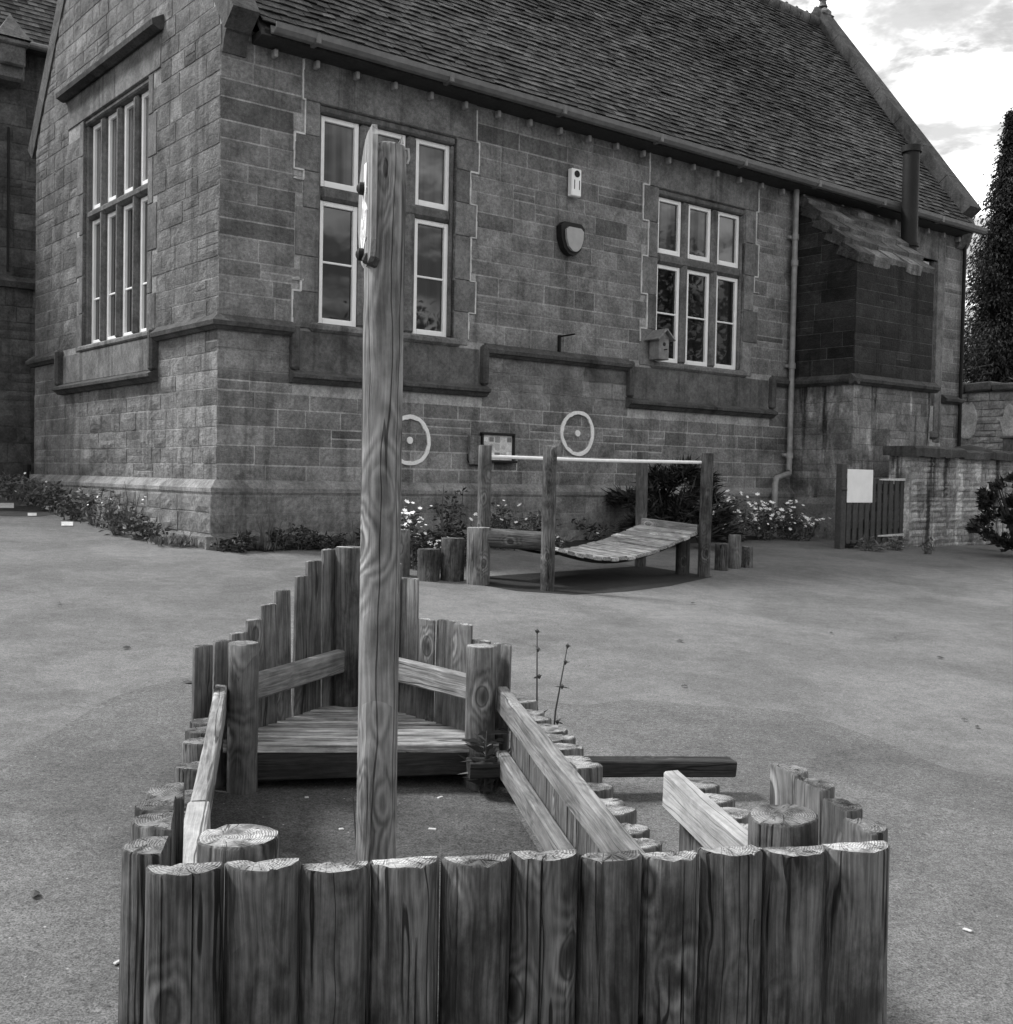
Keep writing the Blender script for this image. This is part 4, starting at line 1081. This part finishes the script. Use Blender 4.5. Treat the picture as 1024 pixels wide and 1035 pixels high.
# ------------------------------------------------------------------ the play boat
YA = math.atan2(.2, .98)
L0 = Vector((-.62, 1.97, 0)); L0.z = gz(L0.x, L0.y)
rA = Vector((math.cos(YA), math.sin(YA), 0)); aA = Vector((-math.sin(YA), math.cos(YA), 0))
boat = empty('wooden_play_boat', L0, YA)
tag(boat, 'timber play boat enclosure of upright logs with a pointed bow and bench seat', 'play boat')
KR = SL*E2.dot(rA); KA = SL*E2.dot(aA)
def bz(r, a, h=0.0): return Vector((r, a, KR*r+KA*a+h))
def bw(r, a, h=0.0): return L0+rA*r+aA*a+Vector((0, 0, KR*r+KA*a+h))
edges = [.005, .136, .268, .395, .522, .652, .782, .909, 1.026, 1.157, 1.290, 1.436]
aa = [-.035, -.040, -.030, -.020, -.017, -.010, -.007, -.004, -.003, .0, .006, .022]
for i in range(11):
    r0, r1 = edges[i], edges[i+1]; rad = (r1-r0)/2+.0005
    loc = bz((r0+r1)/2, (aa[i]+aa[i+1])/2+.02, -.06)
    log_mesh('stern_log', .76+random.uniform(-.006, .006), rad, boat, loc, (R(random.uniform(-.6, .6)), R(random.uniform(-.2, .2)), R(random.uniform(-3, 3))), True, [M['log'], M['end']], 500+i, rad*.92)
for i, (a, h, r) in enumerate(((.075, .70, .0), (.195, .705, -.005), (.315, .70, .0), (.43, .69, .0))):
    log_mesh('side_log', h+.06, .059, boat, bz(r+.026, a, -.06), (R(random.uniform(-1, 1)), R(random.uniform(-1, 1)), R(-90+random.uniform(-4, 4))), True, [M['log'], M['end_dark']], 520+i, .078)
for i, (a, h) in enumerate(((.12, .70), (.245, .70), (.375, .705), (.505, .70))):
    log_mesh('side_log', h+.06, .061, boat, bz(1.436, a, -.06), (R(random.uniform(-1, 1)), R(random.uniform(-1, 1)), R(90+random.uniform(-4, 4))), True, [M['log_pale'], M['end_dark']], 530+i, .062)
log_mesh('corner_post', .76, .077, boat, bz(.158, .128, -.06), (0, 0, 1.0), False, [M['log'], M['end']], 541)
log_mesh('corner_post', .765, .073, boat, bz(1.285, .19, -.06), (0, 0, .4), False, [M['log'], M['end_dark']], 542, slant=.006)
log_mesh('bow_side_post', .645, .060, boat, bz(.108, 2.50, -.06), (0, 0, 2.0), False, [M['log_pale'], M['end']], 543)
log_mesh('bow_side_post', .645, .062, boat, bz(1.055, 2.53, -.06), (0, 0, 3.0), False, [M['log_pale'], M['end']], 544)
log_mesh('bow_post', .96, .064, boat, bz(.555, 3.13, -.06), (0, 0, .3), False, [M['log'], M['end']], 545)
# low log walls
rg = random.Random(31)
a = .62
while a < 2.46:
    rad = rg.uniform(.050, .058)
    log_mesh('wall_log', .34+.06+rg.uniform(-.045, .03), rad, boat, bz(-.004, a, -.06), (0, 0, R(-90)), True, [M['log'], M['end_dark']], int(a*1000), .078)
    if a > .1:
        log_mesh('wall_log', .405+.06+rg.uniform(-.03, .012), rad, boat, bz(1.168, a+.05, -.06), (0, 0, R(90)), True, [M['log_pale'], M['end']], int(a*1000)+5, .098)
    a += 2*rad+.006
for i in range(5):
    log_mesh('wall_log', .455+.06+rg.uniform(-.02, .02), .055, boat, bz(1.41, .63+.115*i, -.06), (0, 0, R(90)), True, [M['log_pale'], M['end']], 2000+i, .10)
# rails
def rail(r0, a0, h0, r1, a1, h1, w, th, mat, seed, name='rail'):
    p0 = bz(r0, a0, h0); p1 = bz(r1, a1, h1)
    return plank_mesh(name, (p1-p0).length, w, th, boat, p0, frame_to(p1-p0, (0, 0, 1)), mat, seed)
rail(.024, 1.16, .37, .024, 2.50, .37, .10, .046, M['plank'], 1)
tag(rail(.030, .35, .368, .026, 1.155, .368, .10, .060, M['plank_pale'], 2), 'pale bare rail end')
rail(1.143, .50, .37, 1.143, 2.52, .37, .10, .046, M['plank'], 3)
rail(1.135, .60, .13, 1.135, 2.46, .13, .09, .05, M['plank'], 4)
tag(rail(1.385, .40, .45, 1.375, 1.13, .45, .11, .05, M['plank_pale'], 5), 'pale short rail in the stern corner')
# stepped bow palisades
def palisade(p0, p1, tops, seed, flip):
    n = len(tops); d = Vector((p1[0]-p0[0], p1[1]-p0[1])); w = d.length/n; ang = math.atan2(d.y, d.x)
    for i, v in enumerate(tops):
        c = (p0[0]+d.x*(i+.5)/n, p0[1]+d.y*(i+.5)/n)
        Wp = bw(*c); u = None
        # top height from the outline of the photo at this board's own distance
        h = at(400, v, Wp.y).z-Wp.z + (0.0)
        u = 512+F_PX*Wp.x/Wp.y
        h = at(u, v, Wp.y).z-Wp.z
        log_mesh('bow_board', h+.06+random.uniform(-.004, .004), w/2-.002, boat, bz(c[0], c[1], -.06), (R(random.uniform(-.8, .8)), R(random.uniform(-.8, .8)), ang+(math.pi if flip else 0)), True, [M['log_pale'] if seed % 2 else M['log'], M['end']], seed*100+i, .035)
palisade((-.075, 2.42), (.50, 3.16), (653, 648, 640, 627, 611, 597, 583, 568, 555), 61, True)
palisade((.64, 3.16), (1.17, 2.52), (560, 570, 586, 625, 627, 631, 648, 651), 63, True)
rail(.14, 2.545, .40, .515, 3.06, .40, .10, .045, M['plank'], 7)
rail(.62, 3.06, .40, 1.02, 2.585, .40, .10, .045, M['plank'], 8)
# seat of narrow boards across the bow
for i in range(13):
    a = 2.515+.047*i; f = (a-2.5)/.66; ra, rb = -.09+.575*(a-2.42)/.74, 1.185-.53*(a-2.52)/.64
    ra, rb = max(ra, .035), min(rb, 1.13)
    if rb-ra < .08: continue
    p0 = bz(ra, a, .17)
    plank_mesh('seat_board', rb-ra, .043, .035, boat, p0, frame_to(bz(rb, a, .17)-p0, (0, 1, 0)), M['slat'], 30+i, .004)
p0 = bz(.16, 2.51, .095); plank_mesh('seat_fascia', .84, .11, .03, boat, p0, frame_to((1, 0, 0), (0, 0, 1)), M['plank_dark'], 41)
p0 = bz(.99, 2.42, .115); plank_mesh('step_beam', 1.12, .10, .065, boat, p0, frame_to(bz(2, 2.42)-bz(1, 2.42), (0, 1, 0)), M['plank_dark'], 42)
pts = [bw(.0, .02), bw(1.14, .02), bw(1.14, 2.5), bw(.57, 3.12), bw(.0, 2.5)]
sheet('boat_floor_grit_and_shade', M['grit_and_shade'], [(p.x, p.y) for p in pts], .007)  # gritty floor, with the shade between the walls put into its darker colour

# mast with its sign
mx, my = -.306, 2.80
mast = empty('mast_post', (mx, my, gz(mx, my))); tag(mast, 'tall knotty timber post standing inside the play boat', 'post')
mh = 2.302-gz(mx, my)
log_mesh('pole', mh+.1, .0495, mast, (0, 0, -.1), (0, 0, 2.1), False, [M['mast'], M['end']], 901, slant=.004, bev=.006, ncrack=0)
sgn = empty('round_sign', (mx, my, 0)); tag(sgn, 'rounded board with a white mark bolted to the left side of the mast', 'sign')
n0 = at(381, 200, 2.69); f0 = at(367, 200, 2.95); dx = Vector((f0.x-n0.x, f0.y-n0.y, 0)); Ls = dx.length; dx.normalize(); nx = Vector((-dx.y, dx.x, 0))
if nx.x > 0: nx = -nx
zt = at(376, 130, 2.75).z; zb_ = at(372, 268, 2.75).z; zc, hh = (zt+zb_)/2, (zt-zb_)/2
ctr = Vector((n0.x-mx, n0.y-my, 0))
def sg(a, p, q): return ctr+dx*p+nx*a+Vector((0, 0, q))
mb = MB(); poly = []
for k in range(13):
    t = -math.pi/2+math.pi*k/12; poly.append((Ls*.35+Ls*.65*math.cos(t), zc+hh*math.sin(t)))
poly += [(Ls*.05, zt-.004), (0, zt-.03), (0, zb_+.05), (Ls*.06, zb_+.012)]
mb.prism(poly, sg, 0, .012); mb.build('board', M['plank'], sgn, fix=True)
mb = MB()
def stroke(pts, w=.03):
    for (p, q) in zip(pts[:-1], pts[1:]):
        d = Vector((q[0]-p[0], q[1]-p[1])); nn = Vector((-d.y, d.x)).normalized()*w/2; e = d.normalized()*w*.3
        mb.prism([(p[0]-e.x-nn.x, p[1]-e.y-nn.y), (q[0]+e.x-nn.x, q[1]+e.y-nn.y), (q[0]+e.x+nn.x, q[1]+e.y+nn.y), (p[0]-e.x+nn.x, p[1]-e.y+nn.y)], sg, .0122, .015)
zz = lambda v: at(373, v, 2.8).z
stroke([(Ls*.40, zz(172)), (Ls*.42, zz(190)), (Ls*.50, zz(200)), (Ls*.55, zz(214)), (Ls*.62, zz(232)), (Ls*.52, zz(244)), (Ls*.38, zz(236)), (Ls*.36, zz(220)), (Ls*.45, zz(212))], .045)
mb.build('white_mark', M['whitepaint'], sgn, fix=True)
for v in (189, 256):
    mb = MB(); p = sg(.012, Ls*.50, at(366, v, 2.80).z); ax = nx
    for (r_, a0_, a1_) in ((.019, 0, .012),): mb.tube([p, p+ax*.014, p+ax*.020], [.016, .015, .006], 12)
    mb.build('bolt_cap', M['black'], sgn)
mb = MB(); mb.box((-.030, -.044, at(380, 263, 2.75).z), (.04, .022, .026), Matrix.Rotation(R(25), 3, 'Y'), .005); mb.build('bracket_block', M['plank_dark'], sgn)
hk = empty('wire_hook', (mx, my, 0)); tag(hk, 'small bent wire hook near the top right of the mast', 'hook')
mb = MB(); mb.tube([(.046, -.02, 2.285), (.054, -.025, 2.287), (.056, -.025, 2.265), (.052, -.028, 2.25)], .003, 6); mb.tube([(.03, -.02, 2.30), (.038, -.02, 2.318), (.040, -.02, 2.30)], .0025, 6)
mb.build('wire', M['lampface'], hk)

# ------------------------------------------------------------------ play bridge by the wall
p2 = ground(553, 597); p4 = ground(711, 583)
ux = (p4-p2); ux.z = 0; LB = ux.length; ux.normalize(); uy = Vector((-ux.y, ux.x, 0)); WB = .85
bridge = empty('play_bridge', p2, math.atan2(ux.y, ux.x))
tag(bridge, 'timber play bridge with sagging slats, four posts and a white handrail', 'play bridge')
kx = SL*E2.dot(ux); ky = SL*E2.dot(uy)
def gb(x, y, h=0.0): return Vector((x, y, kx*x+ky*y+h))
for i, (x, y, h) in enumerate(((0, 0, 1.31), (LB, 0, 1.30), (LB, WB, 1.26), (0, WB, 1.27))):
    log_mesh('post', h+.1, .064, bridge, gb(x, y, -.1), (R(random.uniform(-.6, .6)), R(random.uniform(-.6, .6)), i*1.3), False, [M['log'] if i < 2 else M['log_pale'], M['end']], 700+i)
mb = MB(); a_ = gb(0, WB, 1.18); b_ = gb(LB, 0, 1.205)
mb.tube([gb(.03, WB-.03, 1.165), gb(LB*.5, WB*.5-.02, 1.175), gb(LB-.05, .03, 1.20)], .017, 10); mb.build('handrail', M['rope'], bridge)
ns = 17
def deck(f): return .37+.08*f-.20*math.sin(math.pi*min(1, f*1.02))**1.0*(1-.35*f)
for i in range(ns):
    f = (i+.5)/ns; x = .17+(LB-.23)*f; h = deck(f); sl_ = (deck(f+.02)-deck(f-.02))/(.04*(LB-.23))
    up = Vector((1, 0, sl_+kx)).normalized()
    p0 = gb(x, .04, h+random.uniform(-.008, .008)); p1 = gb(x, WB-.04, h+random.uniform(-.008, .008))
    plank_mesh('slat', (p1-p0).length, (LB-.23)/ns-.014, .035, bridge, p0, frame_to(p1-p0, up), M['slat'], 60+i)
for y in (.09, WB-.09):
    mb = MB(); mb.tube([gb(.17+(LB-.23)*k/12, y, deck(k/12)-.03) for k in range(13)], .018, 8); mb.build('chain', M['black'], bridge)
p0 = gb(LB-.03, .06, .50); plank_mesh('end_board', WB-.1, .08, .05, bridge, p0, frame_to(gb(0, 1)-gb(0, 0), (0, 0, 1)), M['plank'], 80)
log_mesh('end_stump', .50, .075, bridge, gb(LB-.10, .2, -.06), (0, 0, .2), False, [M['plank_dark'], M['end_dark']], 711)
P = ground(483, 590)
beam = empty('balance_beam', P, math.atan2(ux.y, ux.x)-.18); tag(beam, 'low round log beam on a thick stump left of the slatted bridge', 'balance beam')
log_mesh('stump', .58, .108, beam, (0, 0, -.06), (0, 0, .4), False, [M['log_pale'], M['end']], 720)
q = at(545, 545, 10.35); zq = at(543, 548, 10.4).z-P.z
lg = log_mesh('beam', .585, .088, beam, (.04, -.01, .43), (0, R(92), 0), False, [M['log_pale'], M['end']], 721)
lg.rotation_euler = (0, R(93), R(-25))
st = [(405, 583, 536, .085, 'tallest upright log stump just right of the mast', 'log_pale'), (433, 588, 556, .105, 'shortest upright log stump between the two taller left ones', 'log'), (457, 588, 545, .11, 'wide upright log stump left of the thick beam stump', 'log'),
      (729, 577, 550, .075, 'short dark log stump right beside the right bridge post', 'log'), (742, 575, 541, .07, 'tallest log stump of the group right of the bridge', 'log_pale'), (755, 574, 553, .065, 'smallest log stump, farthest right of the bridge', 'log')]
for i, (u, v, vt, r_, lab, mt) in enumerate(st):
    P = ground(u, v); P2 = P+Vector((P.x, P.y, 0)).normalized()*r_; P2.z = gz(P2.x, P2.y)
    h = at(u, vt, P.y).z-P.z
    o = log_mesh('log_stump', h+.05, r_, None, P2-Vector((0, 0, .05)), (0, 0, i*1.1), False, [M[mt], M['end_dark']], 740+i)
    tag(o, lab, 'log stump', 'log stumps edging the flower bed')
# dark ground sheet that paints in the shade under the bridge
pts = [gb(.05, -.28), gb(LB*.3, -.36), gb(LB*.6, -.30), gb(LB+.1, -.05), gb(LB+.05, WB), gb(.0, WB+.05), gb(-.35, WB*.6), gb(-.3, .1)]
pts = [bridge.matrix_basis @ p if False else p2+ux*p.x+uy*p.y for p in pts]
sheet('bridge_shade_sheet', M['soil_and_shade'], [(p.x, p.y) for p in pts], .003)

# ------------------------------------------------------------------ weeds about the boat, litter
P = bw(1.36, 2.62)
o = empty('tall_weed', (P.x, P.y, gz(P.x, P.y))); tag(o, 'two thin dark weed stalks standing outside the right wall of the play boat', 'weed')
mb = MB(); lf = MB(); rg = random.Random(44)
for (u, v) in ((543, 636), (574, 651)):
    T = at(u, v, P.y+.05)-o.location; b0 = Vector((T.x*.2, 0, 0)); md = (T+b0)/2+Vector((-.015, 0, .0))
    mb.tube([b0, md, T], [.005, .004, .002], 6)
    for f in (.42, .68, .86, .98):
        p = b0.lerp(T, f)
        for s in range(3): leafquad(lf, p, Vector((rg.gauss(0, 1), rg.gauss(0, 1), rg.uniform(0, .6))), .010, .06*(1.3-f), .4, rg)
        mb.lathe([(.001, -.008), (.007, 0), (.008, .008), (.001, .014)], 6, p)
mb.build('stem', M['deadleaf'], o); lf.build('foliage', M['leaf'], o)
o = plant('weed_clump', ground(490, 800), .30, .13, 70, (.022, .10), 'leaf', 351, 'stem', 0, stems=6); tag(o, 'leafy weed growing at the foot of the right bow post inside the boat', 'weed')
mb = MB(); P = ground(361, 872)
g = empty('dry_twig', P); mb.tube([(0, 0, 0), (-.01, .0, .14), (-.02, 0, .25)], .0025, 5); mb.build('twig', M['deadleaf'], g); tag(g, 'thin dry twig standing left of the mast foot', 'twig')
lit = [(687, 648), (692, 694), (840, 640), (905, 645), (988, 735), (975, 728), (127, 655), (190, 690), (60, 610), (230, 530), (395, 600), (700, 610), (950, 665), (35, 905)]
for i, (u, v) in enumerate(lit):
    P = ground(u, v, .006); rg = random.Random(600+i); mb = MB(); k = 7; s = rg.uniform(.02, .035)
    mb.add([(math.cos(j*.9)*s*rg.uniform(.6, 1.3), math.sin(j*.9)*s*.6*rg.uniform(.6, 1.3), rg.uniform(0, .01)) for j in range(k)]+[(0, 0, .014)], [(j, (j+1) % k, k) for j in range(k)])
    o = mb.build('fallen_leaf', M['deadleaf'], None, P, (0, 0, rg.uniform(0, 6))); tag(o, 'small dark fallen leaf lying on the grey tarmac', 'leaf', 'fallen leaves on the tarmac')
chips = [(590, 829), (310, 806), (345, 838), (437, 838), (978, 940), (120, 972), (445, 806)]
for i, (u, v) in enumerate(chips):
    P = ground(u, v, .008); rg = random.Random(650+i); mb = MB(); mb.box((0, 0, 0), (rg.uniform(.015, .035), .012, .006), b=.002)
    o = mb.build('wood_chip', M['pointing'], None, P, (0, 0, rg.uniform(0, 6))); tag(o, 'tiny pale chip lying on the ground around the boat', 'chip', 'pale chips on the ground')
# worn white markings on the old tarmac
for (u0, v0, u1, v1) in ((-2, 509, 14, 514), (42, 512, 52, 516), (28, 519, 37, 522), (62, 528, 74, 532), (80, 517, 90, 520)):
    pts = [ground(u, v) for u, v in ((u0, v0), (u1, v0), (u1, v1), (u0, v1))]
    sheet('worn_marking', M['chalk'], [(p.x, p.y) for p in pts], .009)

# ------------------------------------------------------------------ sky, sun, camera
SUN_EL, SUN_AZ = R(48), R(-78)       # azimuth measured from +Y towards +X
w = bpy.data.worlds.new("World"); scene.world = w; w.use_nodes = True; w.node_tree.nodes.clear(); b = NB(w.node_tree)
sky = b.n('ShaderNodeTexSky', sky_type='NISHITA', sun_disc=False, sun_elevation=SUN_EL, sun_rotation=SUN_AZ, altitude=100.0, air_density=1.2, dust_density=2.0)
bw_ = b.n('ShaderNodeRGBToBW', {0: sky.outputs[0]}).outputs[0]
dirv = b.n('ShaderNodeTexCoord').outputs['Generated']
sx = b.n('ShaderNodeSeparateXYZ', {0: dirv})
zz_ = b.math('MAXIMUM', sx.outputs[2], .03)
pv = b.n('ShaderNodeCombineXYZ', {0: b.math('DIVIDE', sx.outputs[0], b.math('ADD', zz_, .18)), 1: b.math('DIVIDE', sx.outputs[1], b.math('ADD', zz_, .18)), 2: b.mul(zz_, 1.5)}).outputs[0]
c1 = b.noise(b.map(pv, (1, 1, 1), (3.1, 1.7, 0)), 2.7, 7, .60, .25)
mask = b.rng(c1, .465, .56)
c2 = b.noise(b.map(pv, (1, 1, 1), (.4, 8.3, 0)), 3.4, 6, .6, .3)
shade = b.rng(c2, .36, .60, .27, 1.0)
cloud = b.mul(shade, 8.5)
val = b.lerp(mask, b.math('MINIMUM', b.mul(bw_, .8), 1.9), cloud)
colr = b.n('ShaderNodeCombineColor', {0: val, 1: val, 2: val}).outputs[0]
bg = b.n('ShaderNodeBackground', {'Color': colr, 'Strength': .10})
b.n('ShaderNodeOutputWorld', {'Surface': bg.outputs[0]})
ld = bpy.data.lights.new('sun', 'SUN'); ld.energy = 1.6; ld.angle = R(12); ld.color = (1, 1, 1)
so = bpy.data.objects.new('sun', ld); COL.objects.link(so)
sv = Vector((math.sin(SUN_AZ)*math.cos(SUN_EL), math.cos(SUN_AZ)*math.cos(SUN_EL), math.sin(SUN_EL)))
so.rotation_euler = sv.to_track_quat('Z', 'Y').to_euler()
cd = bpy.data.cameras.new('camera'); cd.sensor_fit = 'HORIZONTAL'; cd.sensor_width = 36.0; cd.lens = 36.0*F_PX/1024.0
cd.clip_start = .05; cd.clip_end = 1500
co = bpy.data.objects.new('camera', cd); COL.objects.link(co)
mw = Matrix((cR, cU, -cF)).transposed().to_4x4(); mw.translation = CAM; co.matrix_world = mw
scene.camera = co
scene.render.engine = 'CYCLES'
vs_ = scene.view_settings; vs_.view_transform = 'Standard'; vs_.look = 'None'; vs_.exposure = 1.75; vs_.gamma = 1.0
